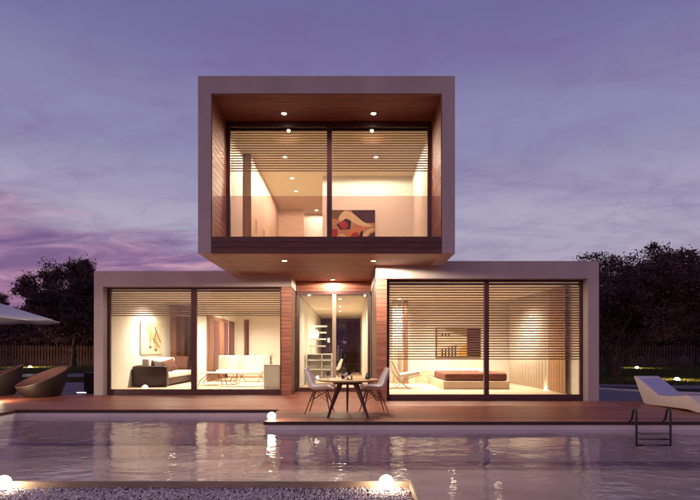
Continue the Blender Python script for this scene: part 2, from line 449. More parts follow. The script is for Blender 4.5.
path('curved_path', [(8.2 + 1.2 * i, 19.6 + .9 * math.sin(i * .55 + 2)) for i in range(24)], 1.1, 'paving', -.03)

# ================================================================== the house
house = empty('house', (0, YR, 0), 0, 'modern flat-roofed house with overhanging upper storey and glazed lower wings beside pool', 'house')
HP = Vector((0, YR, 0))
def hb(name, x0, x1, y0, y1, z0, z1, m, parent=None, bevel=0):
    return bx(name, x0, x1, y0 - YR, y1 - YR, z0, z1, MT[m], parent or house, bevel=bevel)
def hmb(mb, name, m, parent=None, **k):
    mb.v = [(x, y - YR, z) for x, y, z in mb.v]
    ms = [MT[q] for q in m] if isinstance(m, (list, tuple)) else MT[m]
    return mb.build(name, ms, parent or house, **k)

LX0, LX1, LTOP, LBOT = -7.69, -1.757, 3.722, 3.257         # left wing
RX0, RX1, RTOP, RBOT = .688, 6.587, 3.705, 3.242           # right wing
UX0, UX1, UT, UB = -3.519, 2.430, 7.692, 3.584             # upper storey
UI0, UI1, UCE, USL = -3.218, 2.130, 7.288, 3.977
LBACK, RBACK, UBACK, HBACK = 25.0, 20.0, 21.6, 29.0
CEIL = 3.22

# ---- left wing shell (frame recessed round the glass)
s = MB()
s.box(LX0, LX1, YL, LBACK, LBOT, LTOP)                                 # roof with deep fascia
s.box(LX0, LX0 + .27, YL, LBACK - .2, -.1, LBOT - .0005)                # left wall
s.box(LX0, LX1 - .1, LBACK - .2, LBACK, -.1, LBOT - .0005)
hmb(s, 'left_wing_shell', 'plaster')
s = MB()
s.box(RX0, RX1, YR, RBACK, RBOT, RTOP)
s.box(RX1 - .29, RX1, YR, RBACK - .2, -.1, RBOT - .0005)
s.box(RX0 + .1, RX1, RBACK - .2, RBACK, -.1, RBOT - .0005)
hmb(s, 'right_wing_shell', 'plaster')
# ---- upper storey shell: a tube open to the front
s = MB()
s.box(UX0, UX1, YU, UBACK, UCE, UT)
s.box(UX0, UI0, YU, UBACK - .2, UB, UCE - .0005); s.box(UI1, UX1, YU, UBACK - .2, UB, UCE - .0005)
s.box(UI0 + .0005, UI1 - .0005, YU + .03, UBACK - .2, UB + .021, USL - .02)
s.box(UX0, UX1, UBACK - .2, UBACK, UB, UCE - .0005)
hmb(s, 'upper_storey_shell', 'plaster')

# ---- floors and ceilings inside
def lining(name, x0, x1, y0, y1, z0, z1, m='white_wall'): return hb(name, x0, x1, y0, y1, z0, z1, m)
WL, WR, WU = YL + .30, YR + .32, 12.95                                   # window planes
hb('interior_floor', LX0 + .272, LX1 - .102, WL + .052, LBACK - .202, -.09, FLOORZ, 'interior_floor')
hb('interior_floor', RX0 + .102, RX1 - .292, WR + .052, RBACK - .202, -.09, FLOORZ, 'interior_floor')
hb('interior_floor', LX1 + .12, RX0 - .11, YD + .052, HBACK, -.09, FLOORZ, 'interior_floor')
hb('interior_floor', UI0 + .002, UI1 - .002, WU + .1, UBACK - .202, USL - .019, USL + .06, 'interior_floor')
lining('ceiling', LX0 + .272, LX1 - .102, WL + .08, LBACK - .202, CEIL, LBOT - .002, 'ceiling_white')
lining('ceiling', RX0 + .102, RX1 - .292, WR + .08, RBACK - .202, CEIL - .01, RBOT - .002, 'ceiling_white')
lining('ceiling', LX1 + .12, RX0 - .11, YD + .08, HBACK, 3.15, 3.30, 'ceiling_white')
lining('ceiling', UI0 + .002, UI1 - .002, WU + .08, UBACK - .202, 7.15, UCE - .002, 'ceiling_white')
lining('interior_wall', LX0 + .2705, LX0 + .30, WL + .085, LBACK - .23, FLOORZ + .001, CEIL - .001)
lining('interior_wall', LX0 + .301, LX1 - .13, LBACK - .23, LBACK - .2015, FLOORZ + .001, CEIL - .001)
lining('interior_wall', LX1 - .13, LX1 - .10, WL + .085, LBACK - .231, FLOORZ + .001, CEIL - .001)
lining('interior_wall', RX1 - .32, RX1 - .2905, WR + .085, RBACK - .53, FLOORZ + .001, CEIL - .011)
lining('interior_wall', RX0 + .101, RX1 - .291, RBACK - .50, RBACK - .2015, FLOORZ + .001, CEIL - .011)
lining('interior_wall', RX0 + .101, RX0 + .13, WR + .085, RBACK - .501, FLOORZ + .001, CEIL - .011)
# hall side walls: the outer faces are the timber-clad sides of the entrance recess
for (x0, x1, xi0, xi1, y0) in ((LX1 - .099, LX1 - .012, LX1 + .001, LX1 + .105, YL + .06), (RX0 + .012, RX0 + .099, RX0 - .105, RX0 - .001, YR + .06)):
    hb('side_wall', x0, x1, y0, HBACK, -.09, 3.235, 'brown_wood')
    lining('interior_wall', xi0, xi1, YD + .08, HBACK - .05, FLOORZ + .001, 3.149)
# upper room linings
lining('interior_wall', UI1 - .06, UI1 - .001, WU + .085, UBACK - .21, USL + .061, 7.149)
lining('interior_wall', UI0 + .001, UI0 + .05, WU + .085, UBACK - .21, USL + .061, 7.149)
lining('interior_wall', -.915, UI1 - .061, 16.67, 16.80, USL + .061, 7.149)          # wall with the big painting
lining('interior_wall', UI0 + .051, UI1 - .061, UBACK - .24, UBACK - .205, USL + .061, 7.149)

# ---- timber planks: soffit under the upper storey, balcony ceiling, balcony sides, front sill
def planks(part, axis, cells, pm='wood_clad'):
    """cells: list of boxes; each becomes a plank of the part"""
    cache = {}
    for (x0, x1, y0, y1, z0, z1) in cells:
        key = tuple(round(t, 3) for t in (x1 - x0, y1 - y0, z1 - z0))
        if key not in cache:
            t_ = MB().box(0, key[0], 0, key[1], 0, key[2]).build('plank', MT[pm], bevel=.003, seg=1)
            cache[key] = t_.data; bpy.data.objects.remove(t_)
        o_ = bpy.data.objects.new('plank', cache[key]); COL.objects.link(o_); o_.parent = part
        o_.location = (x0, y0 - YR, z0)
PW, PG = .148, .006
soff = hb('soffit', UI0 + .002, UI1 - .002, YU + .032, YU + .05, UB + .004, UB + .02, 'wood_clad')
cells = []; y = YU + .055
while y < YD - .03:
    w = min(PW, YD - .005 - y)
    a, b = UI0 + .003, UI1 - .003
    if y + w > YR - .005: b = RX0 - .003
    if y + w > YL - .005: a = LX1 + .003
    if y < YR - .005 < y + w: pass
    cells.append((a, b, y, y + w, UB, UB + .018)); y += PW + PG
planks(soff, 'x', cells)
bal = hb('balcony_ceiling', UI0 + .002, UI1 - .002, YU + .02, YU + .035, UCE - .03, UCE - .002, 'wood_clad')
cells = []; y = YU + .04
while y < WU - .05:
    w = min(PW, WU - .02 - y); cells.append((UI0 + .003, UI1 - .003, y, y + w, UCE - .03, UCE - .004)); y += PW + PG
planks(bal, 'x', cells)
for nm, x0, x1 in (('balcony_side', UI0 + .001, UI0 + .022), ('balcony_side', UI1 - .022, UI1 - .001)):
    p_ = hb(nm, x0, x1, YU + .02, YU + .035, USL + .01, UCE - .032, 'wood_clad'); cells = []
    z = USL + .012
    while z < UCE - .05:
        h_ = min(PW, UCE - .035 - z); cells.append((x0, x1, YU + .037, WU - .03, z, z + h_)); z += PW + PG
    planks(p_, 'y', cells)
sill = hb('front_sill', UI0 + .002, UI1 - .002, YU + .022, YU + .031, UB + .022, USL - .001, 'edge_wood')
cells = []; z = UB + .003
while z < USL - .05:
    h_ = min(.128, USL - z); cells.append((UI0 + .003, UI1 - .003, YU + .003, YU + .02, z, z + h_)); z += .133
planks(sill, 'x', cells, 'clad_shaded')
hb('balcony_floor', UI0 + .023, UI1 - .023, YU + .033, WU - .06, USL - .019, USL + .004, 'wood_clad')
# clad piers beside the entrance: left wing end and right wing end, in horizontal boards
for (x0, x1, y0, top) in ((-2.07, LX1 - .012, YL + .045, LBOT - .003), (RX0 + .012, .98, YR + .045, RBOT - .003)):
    p_ = hb('clad_pier', x0 + .004, x1 - .004, y0 + .022, y0 + .2, -.085, top - .001, 'edge_wood'); cells = []
    z = .0
    while z < top - .02:
        h_ = min(.112, top - z); cells.append((x0, x1, y0, y0 + .02, z, z + h_)); z += .118
    planks(p_, 'x', cells)
# header above the entrance door
p_ = hb('door_header', LX1 + .005, RX0 - .005, YD - .02, YD + .07, 3.26, UB - .002, 'edge_wood'); cells = []
z = 3.262
while z < UB - .02:
    h_ = min(.1, UB - .003 - z); cells.append((LX1 + .004, RX0 - .004, YD - .042, YD - .022, z, z + h_)); z += .106
planks(p_, 'x', cells)

# ---- windows: outer frame, mullion, two panes
def window(x0, x1, yw, z0, z1, xm, mw, fw=.075, bot=.16, top=.07, m='frame_metal'):
    f = MB()
    f.box(x0, x1, yw - .05, yw + .05, z0, z0 + bot); f.box(x0, x1, yw - .05, yw + .05, z1 - top, z1)
    f.box(x0, x0 + fw, yw - .045, yw + .045, z0 + bot, z1 - top); f.box(x1 - fw, x1, yw - .045, yw + .045, z0 + bot, z1 - top)
    fr_ = hmb(f, 'window', 'frame_metal', bevel=.004)
    hb('mullion', xm - mw / 2, xm + mw / 2, yw - .06, yw + .06, z0 + bot + .001, z1 - top - .001, m, fr_, bevel=.004)
    hb('pane', x0 + fw - .01, xm - mw / 2 + .01, yw - .006, yw + .006, z0 + bot - .01, z1 - top + .01, 'pane_glass', fr_)
    hb('pane', xm + mw / 2 - .01, x1 - fw + .01, yw - .006, yw + .006, z0 + bot - .01, z1 - top + .01, 'pane_glass', fr_)
    return fr_
window(LX0 + .272, -2.045, WL, -.02, LBOT - .001, wx(194.2, WL), .16, fw=.09, bot=.17, top=.05)
window(.99, RX1 - .292, WR, -.02, RBOT - .001, wx(486.2, WR), .125, fw=.075, bot=.17, top=.05)
window(UI0 + .024, UI1 - .024, WU, USL - .018, UCE - .031, wx(329.5, WU), .13, fw=.10, bot=.10, top=.15)
dr = window(LX1 + .02, RX0 - .02, YD, .0, 3.258, wx(334.2, YD), .125, fw=.09, bot=.13, top=.10, m='frame_lit')
dr.name = 'entrance_door'
hb('handle', wx(337.6, YD), wx(338.6, YD), YD - .10, YD - .07, 1.0, 1.5, 'chrome', dr, bevel=.004)
# glass balustrade across the balcony
rg = hb('balustrade', UI0 + .03, UI1 - .03, YU + .05, YU + .066, USL - .01, wz(196, YU + .05), 'rail_glass')
# window at the back of the hall
bw = window(LX1 + .12, RX0 - .12, HBACK - .06, FLOORZ, 3.149, .0, .30, fw=.28, bot=.16, top=.16)
hb('mullion', -1.16, -1.0, HBACK - .11, HBACK, FLOORZ + .17, 2.98, 'brown_wood', bw)

# ================================================================== blinds (hang behind the glass)
def blind(x0, x1, y, ztop, zbot, n, label, tl=-.0135):
    e = empty('venetian_blind', ((x0 + x1) / 2, y, zbot), 0, label, 'blind', 'timber slat blinds in the windows')
    L = x1 - x0; me = None; pitch = (ztop - zbot) / n
    for i in range(n):
        z = i * pitch
        if me is None:
            ob = MB().prism([(-.036, -tl - .003), (.036, tl - .003), (.036, tl + .003), (-.036, -tl + .003)], 'x', -L / 2, L / 2).build('slat', MT['slat_wood'], e)
            me = ob.data
        else:
            ob = bpy.data.objects.new('slat', me); COL.objects.link(ob); ob.parent = e
        ob.location = (0, 0, z); ob.rotation_euler = (0, 0, 0)
    bx('head_rail', -L / 2, L / 2, -.032, .032, ztop - zbot - .01, ztop - zbot + .05, MT['frame_metal'], e)
    c = MB()
    for fx in (-.42, 0, .42): c.tube([(L * fx, 0, 0), (L * fx, 0, ztop - zbot)], .002, 4)
    c.build('cord', MT['slat_wood'], e)
    return e
yl, yr, yu = WL + .13, WR + .13, WU + .13
blind(LX0 + .31, wx(194.2, yl) - .01, yl, 3.15, wz(315.5, yl), 11, 'short raised timber blind over the sofa side of the left wing window')
blind(wx(194.2, yl) + .01, -2.08, yl, 3.15, wz(315.5, yl), 11, 'short raised timber blind over the armchair side of the left wing window')
blind(1.02, wx(486.2, yr) - .01, yr, 3.13, wz(359, yr), 29, 'long timber blind lowered before the bedroom picture, left half of window')
blind(wx(486.2, yr) + .01, RX1 - .33, yr, 3.13, wz(359, yr), 29, 'long timber blind lowered before the bedroom curtains, right half of window')
blind(UI0 + .06, wx(329.5, yu) - .01, yu, 7.08, wz(171, yu), 16, 'timber blind at top of upstairs window before the corridor', .0)
blind(wx(329.5, yu) + .01, UI1 - .07, yu, 7.08, wz(171, yu), 16, 'timber blind at top of upstairs window above the abstract painting', .0)

# ================================================================== recessed spotlights
def downlight(x, y, z, power, label, rad=.06, cone=155, group='recessed ceiling spotlights', em='bulb', blend=.9, soft=.10):
    e = empty('spotlight', (x, y, z), 0, label, 'spotlight', group)
    MB().lathe([(rad + .022, .0), (rad + .022, -.008), (rad, -.012), (rad, .0)], 20).build('trim_ring', MT['paper'], e, smooth=True)
    MB().lathe([(.0, -.009), (rad - .002, -.009), (rad - .002, -.001), (0, -.001)], 20).build('lens', MT[em], e)
    lamp_spot(e, (0, 0, -.03), power * 1.12, cone, blend, soft)
    return e
# left wing (living room)
for i, (px, py, lb) in enumerate(((170, 298, 'above the sofa'), (220, 298, 'above the coffee table'), (272.5, 298, 'above the white console'), (242, 306, 'deeper in, above the armchairs'), (252, 309, 'deepest, added to brighten the back, before the white back wall'))):  # the deepest spotlight is added to brighten the back of the room
    yy = (CEIL - H) * F / (350 - py)
    downlight(wx(px, yy), yy, CEIL - .002, (950, 680, 600, 850, 520)[i], 'small round ceiling spotlight in living room ' + lb)
# right wing (bedroom)
for (px, py, lb) in ((408, 294.5, 'nearest the lounge chair'), (453, 294.5, 'in the middle of the bedroom'), (499, 294.5, 'nearest the curtains')):
    yy = (CEIL - .01 - H) * F / (350 - py)
    downlight(wx(px, yy), yy, CEIL - .012, 880 if px < 480 else 560, 'small round ceiling spotlight behind the blind, ' + lb)
# unseen spotlight added near the bedroom's back wall to make the curtain glow
downlight(1.80, 18.15, CEIL - .012, 320, 'added small ceiling spotlight washing the bedroom curtain by the timber post', cone=170)
# upper storey
for (px, py, p, lb) in ((285, 157, 400, 'first of the corridor row, behind the slats'), (292, 178, 220, 'second of the corridor row'), (296, 191, 220, 'third of the corridor row'),
                     (316.5, 210, 170, 'at the far end of the corridor'), (376, 157, 400, 'above the abstract painting')):
    yy = (7.15 - H) * F / (350 - py)
    downlight(wx(px, yy), yy, 7.148, p * .75, 'round ceiling spotlight upstairs, ' + lb, cone=178, blend=.12)
# balcony ceiling
for (px, lb) in ((284, 'left'), (373.5, 'right')):
    yy = (UCE - .03 - H) * F / (350 - 113.3)
    downlight(wx(px, yy), yy, UCE - .031, 240, 'round spotlight in the timber balcony ceiling, %s one of the pair' % lb, group='outdoor soffit spotlights', cone=152, blend=.8, soft=.03)
# soffit under the upper storey
for (px, py, lb) in ((284.5, 260.5, 'above the left wing corner'), (373.5, 260.7, 'above the right wing corner'), (332.7, 279.5, 'just before the entrance door')):
    yy = (UB - H) * F / (350 - py)
    downlight(wx(px, yy), yy, UB - .001, 300 if px != 332.7 else 150, 'round spotlight in the soffit ' + lb, group='outdoor soffit spotlights', cone=176, blend=.12, soft=.035)

# ================================================================== globe lamps
def globe(x, y, z, r, label, m='globe', cat='lamp', group='glowing globe lamps', light=0):
    e = empty('globe_lamp', (x, y, z), 0, label, cat, group)
    prof = [(0, 0)] + [(r * math.sin(math.pi * k / 14), r - r * math.cos(math.pi * k / 14) + .008) for k in range(1, 14)] + [(0, 2 * r + .008)]
    MB().lathe(prof, 24).build('globe', MT[m], e, smooth='all')
    MB().lathe([(0, 0), (r * .55, 0), (r * .5, .014), (0, .014)], 20).build('base', MT['chrome'], e)
    return e
globe(wx(271.6, 9.56), 9.56, .0, .078, 'small glowing globe lamp on deck corner at the pool step')
globe(wx(386.3, 5.02), 5.02, -.058, .073, 'glowing globe lamp on gravel near the planter corner')
globe(wx(3.5, 5.02), 5.02, -.058, .07, 'glowing globe lamp on gravel at left edge of picture')
globe(wx(-9, 13.0), 13.0, .0, .15, 'globe lamp on deck below the parasol', m='globe_bright')
def half_lamp(x, y, z, r, label):
    e = empty('dome_lamp', (x, y, z), 0, label, 'lamp', 'small dome floor lamps')
    prof = [(r, 0)] + [(r * math.cos(math.pi / 2 * k / 8), r * math.sin(math.pi / 2 * k / 8)) for k in range(1, 8)] + [(0, r)]
    MB().lathe(prof, 20).build('dome', MT['bulb_dim'], e, smooth='all'); return e
half_lamp(wx(145, 16.5), 16.5, FLOORZ + .001, .10, 'small dome lamp on floor before the dark sofa arm')
half_lamp(wx(546.5, 15.6), 15.6, FLOORZ + .001, .09, 'small dome lamp on bedroom floor by the curtain')
def lawn_lamp(px, py, label, r=.16, pw=30):
    yy = (H + .08) * F / (py - 350); x = wx(px, yy)
    e = empty('lawn_lamp', (x, yy, -.08), 0, label, 'lamp', 'lawn lamps')
    prof = [(r, .05)] + [(r * math.cos(math.pi / 2 * k / 8), .05 + r * math.sin(math.pi / 2 * k / 8)) for k in range(1, 8)] + [(0, .05 + r)]
    MB().lathe(prof, 20).build('dome', MT['lawn_globe'], e, smooth='all')
    MB().lathe([(r * 1.05, 0), (r * 1.05, .05), (0, .05)], 20).build('base', MT['black_metal'], e)
    lamp_spot(e, (0, 0, .05 + r + .22), pw, 168, .2, .06, (1, .76, .32))
    if px < 100: lamp_point(e, (0, 0, .6), 260, .1, (1, .70, .36))
    return e
lawn_lamp(30, 368.0, 'bright dome lamp on lawn behind the wicker tub chairs', .13, 300)
lawn_lamp(637, 368.6, 'bright dome lamp on far lawn beside the tree trunk', .13, 320)
lawn_lamp(677, 381, 'bright dome lamp on near lawn behind the white lounger', .12, 240)

# ================================================================== gravel bed in the foreground
PX1, PY1 = wx(412, 5.17), 5.17
pe = empty('gravel_planter', (-3, PY1, 0), 0, 'low timber-edged gravel bed at the near edge of the pool', 'planter')
def pb(n_, x0, x1, y0, y1, z0, z1, mm_): return bx(n_, x0 + 3, x1 + 3, y0 - PY1, y1 - PY1, z0, z1, MT[mm_], pe, bevel=.003, seg=1)
pb('edge_board', -7.3, PX1, PY1 - .03, PY1, BED, .0, 'planter_wood')
pb('edge_board', PX1 - .03, PX1, 2.02, PY1 - .031, BED, .0, 'planter_wood')
pb('gravel_base', -7.3, PX1 - .031, 2.02, PY1 - .031, BED, -.085, 'gravel_bed')
ico = bmesh.new(); bmesh.ops.create_icosphere(ico, subdivisions=1, radius=1)
iv = [v.co.copy() for v in ico.verts]; fi = [tuple(v.index for v in f.verts) for f in ico.faces]; ico.free()
gm = MB(); rg_ = random.Random(3)
def stone(x, y, z, r):
    M = Matrix.Rotation(rg_.uniform(0, 6.3), 3, (rg_.uniform(-1, 1), rg_.uniform(-1, 1), 1.2))
    s_ = (r * rg_.uniform(.8, 1.35), r * rg_.uniform(.7, 1.1), r * rg_.uniform(.5, .8))
    vs = []
    for v in iv:
        w = Vector((v.x * s_[0], v.y * s_[1], v.z * s_[2])) * rg_.uniform(.85, 1.12)
        w = M @ w; vs.append((x + w.x, y + w.y, z + w.z))
    gm.add(vs, fi)
yy = PY1 - .045
while yy > 4.35:
    x = -4.6
    while x < PX1 - .045:
        stone(x + rg_.uniform(-.008, .008), yy + rg_.uniform(-.008, .008), -.078 + rg_.uniform(-.006, .012), rg_.choice((.010, .013, .016, .018, .022)) * rg_.uniform(.85, 1.12))
        x += .0285
    yy -= .027
go = gm.build('gravel', MT['stone'])
tag(go, 'pale loose gravel filling the low planter in the foreground', 'gravel', kind='stuff')

# ================================================================== pool ladder
ly = 9.26
le = empty('pool_ladder', (wx(653, ly), DR, 0), 0, 'dark metal pool ladder on the deck edge before the white lounger', 'ladder')
for px in (636.3, 670.3):
    x = wx(px, ly) - wx(653, ly)
    pts = [(x, .06, .0), (x, -.02, .04), (x, -.06, .17)]
    for k in range(9):
        a = math.pi * k / 8; pts.append((x, -.12 + .06 * math.cos(a), .17 + .085 * math.sin(a)))
    pts += [(x, -.18, -.2), (x, -.18, -.43)]
    MB().tube(pts, .019, 10).build('rail', MT['black_metal'], le, smooth=True)
x0, x1 = wx(636.3, ly) - wx(653, ly), wx(670.3, ly) - wx(653, ly)
for z in (-.19, -.30, -.41):
    MB().box(x0, x1, -.205, -.155, z - .012, z + .012).build('rung', MT['black_metal'], le, bevel=.004)

# ================================================================== lounger
lx, lw = 7.40, .63
prof = [(13.06, .675), (12.95, .66), (12.05, .262), (11.55, .285), (10.97, .362), (10.80, .30), (10.56, .165), (10.22, .075), (10.05, .06), (10.05, .0), (10.4, .0), (10.75, .02), (10.97, .045), (11.5, .03), (12.2, .004), (12.54, .0), (12.62, .03)]
le2 = empty('sun_lounger', (lx, 11.5, 0), 0, 'sculpted white wave-shaped sun lounger on the deck at right', 'lounger')
MB().prism([(a - 11.5, b) for a, b in prof], 'x', 0, lw).build('body', MT['lounger_warm_lit'], le2, bevel=.018, seg=3, smooth=True)
cush = [(13.0, .668), (12.06, .268), (11.55, .291), (10.98, .368)]
cp = [(a - 11.5, b + .002) for a, b in cush] + [(a - 11.5, b + .012) for a, b in reversed(cush)]
MB().prism(cp, 'x', .05, lw - .03).build('seat_pad', MT['pad_sky_tint'], le2, bevel=.003)

# ================================================================== wicker tub chairs
def tub(px, base_py, px_w, rz, label, sc=1.0):
    yy = H * F / (base_py - 350) + .3
    e = empty('tub_chair', (wx(px, yy), yy, 0), rz, label, 'chair', 'wicker tub chairs on the deck'); e.scale = (sc, sc, sc)
    n = 48; rows = []
    def rimz(c): return .585 + .295 * c
    def ring(f):
        out = []
        for k in range(n):
            a = 2 * math.pi * k / n; c, s_ = math.cos(a), math.sin(a)
            out.append(f(c, s_))
        return out
    outer = []
    for t in (0, .06, .2, .4, .6, .8, .95, 1.0):
        def f(c, s_, t=t):
            r = .47 + (.20 * t ** .8) + .03 * math.sin(math.pi * t)
            return (c * r + .02 * t * c, s_ * r * .98, rimz(c) * t)
        outer.append(ring(f))
    def f_rim(c, s_): return (c * .685, s_ * .67, rimz(c) + .018)
    def f_in(c, s_): return (c * .625, s_ * .61, rimz(c))
    rim = [outer[-1], ring(f_rim), ring(f_in)]
    inner = [rim[-1]]
    for t in (.25, .5, .75, 1.0):
        def g_(c, s_, t=t):
            r = .625 - .16 * t
            return (c * r, s_ * r * .98, rimz(c) * (1 - t) + .27 * t)
        inner.append(ring(g_))
    def g2(c, s_): return (c * .0, s_ * .0, .25)
    inner.append(ring(lambda c, s_: (c * .25, s_ * .25, .24)))
    def skin(rings, name, m, capb=False, capt=False):
        mb = MB(); vs = [p for r_ in rings for p in r_]; fs = []
        for i in range(len(rings) - 1):
            for k in range(n): fs.append((i * n + k, i * n + (k + 1) % n, (i + 1) * n + (k + 1) % n, (i + 1) * n + k))
        if capb: fs.append(tuple(reversed(range(n))))
        if capt: fs.append(tuple((len(rings) - 1) * n + k for k in range(n)))
        mb.add(vs, fs); return mb.build(name, MT[m], e, smooth='all' if not capb else True)
    skin(outer, 'shell', 'rattan_shaded', capb=True); skin(rim, 'rim', 'rattan_lit'); skin(inner, 'seat', 'rattan_lit', capt=True)
    return e
tub(42.5, 397.0, 45, R(55), 'dark wicker tub chair with tilted rim nearer the house', .98)
tub(-4, 395.5, 45, R(40), 'dark wicker tub chair cut by the left edge of the picture', 1.02)

# ================================================================== parasol
px_, py_ = -11.3, 15.4
pe2 = empty('parasol', (px_, py_, 0), 0, 'large white parasol over the wicker tub chairs', 'parasol')
rr_, zr, za = wx(52, py_) - px_, wz(319.4, py_), 2.98
cn = MB(); n = 8; segs = 5; vs, fs = [], []
for j in range(segs + 1):
    t = j / segs
    for k in range(n * 4):
        a = 2 * math.pi * k / (n * 4); ph = (k % 4) / 4
        sag = math.sin(math.pi * ph) * .06 * t
        rad = rr_ * t * (1 - .05 * math.sin(math.pi * ph))
        vs.append((rad * math.cos(a), rad * math.sin(a), za - (za - zr) * (t ** .92) - sag))
m_ = n * 4
for j in range(segs):
    for k in range(m_): fs.append((j * m_ + k, j * m_ + (k + 1) % m_, (j + 1) * m_ + (k + 1) % m_, (j + 1) * m_ + k))
cn.add(vs, fs); co = cn.build('canopy', MT['canvas'], pe2, smooth='all')
sm = co.modifiers.new('thickness', 'SOLIDIFY'); sm.thickness = .012
for k in range(8):
    a = 2 * math.pi * k / 8
    MB().tube([(.06 * math.cos(a), .06 * math.sin(a), za - .10), (rr_ * .985 * math.cos(a), rr_ * .985 * math.sin(a), zr - .035)], .012, 6).build('rib', MT['pale_wood'], pe2)
MB().tube([(0, 0, .05), (0, 0, za - .02)], .03, 12).build('pole', MT['pale_wood'], pe2, smooth=True)
MB().lathe([(.35, 0), (.35, .05), (.06, .08), (.05, .25), (0, .25)], 28).build('base', MT['chrome'], pe2, smooth=True)
MB().lathe([(.0, 0), (.05, .0), (.03, .08), (0, .1)], 14, (0, 0, za)).build('finial', MT['pale_wood'], pe2, smooth=True)

# small block and light bar by the house's left end
pb_ = empty('planter_box', (wx(91, 16.2), 16.2, -.036), 0, 'tall dark planter box beside the left wing wall', 'planter')
MB().box(-.13, .13, -.2, .2, 0, .62).box(-.15, .15, -.22, .22, .6201, .66).build('box', MT['dark_leather'], pb_, bevel=.01)
lb_ = empty('light_bar', (wx(83, 16.0), 16.0, -.036), R(14), 'thin glowing light bar lying on paving beside the planter box', 'lamp')
bx('housing', -.19, .19, -.03, .03, 0, .02, MT['chrome'], lb_); bx('diffuser', -.18, .18, -.025, .025, .0201, .04, MT['bulb_dim'], lb_, bevel=.006)

# ================================================================== dining table on the deck
tx, ty = wx(348, 10.55), 10.55
te = empty('dining_table', (tx, ty, 0), 0, 'round timber dining table with splayed dark legs on the deck', 'table')
TZ = .735
MB().lathe([(0, TZ - .036), (.60, TZ - .036), (.642, TZ - .014), (.648, TZ), (0, TZ)], 56).build('tabletop', MT['table_wood'], te, smooth=True)
MB().lathe([(0, TZ - .10), (.30, TZ - .10), (.33, TZ - .037), (0, TZ - .037)], 32).build('apron', MT['leg_wood'], te, smooth=True)
for ang in (235, 305, 92):
    a = R(ang); d = Vector((math.cos(a), math.sin(a), 0)); q = Vector((-d.y, d.x, 0))
    top, foot = d * .25, d * (.70 if ang != 92 else .52)
    vs = []
    for (p, z, w, t) in ((top, TZ - .04, .085, .026), (top + (foot - top) * .45, .40, .06, .024), (foot, 0, .022, .018)):
        for sa, sb in ((-1, -1), (1, -1), (1, 1), (-1, 1)): vs.append(p + d * w * sa * .9 + q * t * sb + Vector((0, 0, z)))
    fs = [(0, 1, 2, 3), (8, 11, 10, 9)]
    for i in range(2):
        for k in range(4): fs.append((i * 4 + k, i * 4 + (k + 1) % 4, i * 4 + 4 + (k + 1) % 4, i * 4 + 4 + k))
    MB().add(vs, fs).build('leg', MT['leg_wood'], te, bevel=.006)

# wine bottle leaning on a small stand, and glasses
bo = empty('wine_bottle', (wx(341.5, 10.42), 10.42, TZ), 0, 'dark wine bottle with pale label lying tilted on the table', 'bottle')
bp_ = [(0, 0), (.036, 0), (.040, .006), (.040, .19), (.034, .215), (.016, .245), (.0145, .30), (.017, .302), (.017, .315), (0, .315)]
def tilt(o): o.rotation_euler = (0, R(62), R(12)); o.location = (0, 0, .042)
tilt(MB().lathe(bp_, 20).build('bottle', MT['bottle_glass'], bo, smooth=True))
tilt(MB().lathe([(.0408, .05), (.0412, .052), (.0412, .15), (.0408, .152)], 20).build('label', MT['paper'], bo, smooth=True))
tilt(MB().lathe([(.0178, .255), (.0182, .257), (.0182, .316), (0, .3165)], 16).build('foil', MT['dark_leather'], bo, smooth=True))
MB().box(.12, .15, -.045, .045, .001, .04).box(.20, .225, -.045, .045, .001, .085).box(.10, .24, -.05, .05, .0, .0105).build('stand', MT['leg_wood'], bo, bevel=.002)
def wineglass(px, y_, label, sc=1.):
    e = empty('wine_glass', (wx(px, y_), y_, TZ), 0, label, 'glass', 'glasses on the deck table'); e.scale = (sc,) * 3
    MB().lathe([(0, 0), (.033, 0), (.033, .003), (.005, .007), (.004, .07), (.02, .078), (.038, .105), (.040, .13), (.031, .165), (.0295, .165), (.038, .13), (.036, .107), (.018, .082), (0, .08)], 24).build('bowl', MT['clear_glass'], e, smooth=True)
wineglass(328, 10.45, 'stemmed wine glass before the left chair', 1.0)
wineglass(343.5, 10.75, 'stemmed wine glass behind the bottle', 1.15)
e = empty('carafe', (wx(367.8, 10.5), 10.5, TZ), 0, 'small round glass carafe before the right chair', 'carafe')
MB().lathe([(0, 0), (.04, 0), (.058, .025), (.06, .05), (.045, .09), (.03, .115), (.036, .14), (.034, .14), (.028, .115), (.043, .09), (.057, .05), (.055, .027), (0, .006)], 28).build('body', MT['clear_glass'], e, smooth=True)
MB().lathe([(0, .007), (.053, .028), (.055, .045), (0, .045)], 24).build('wine', MT['dark_leather'], e, smooth=True)

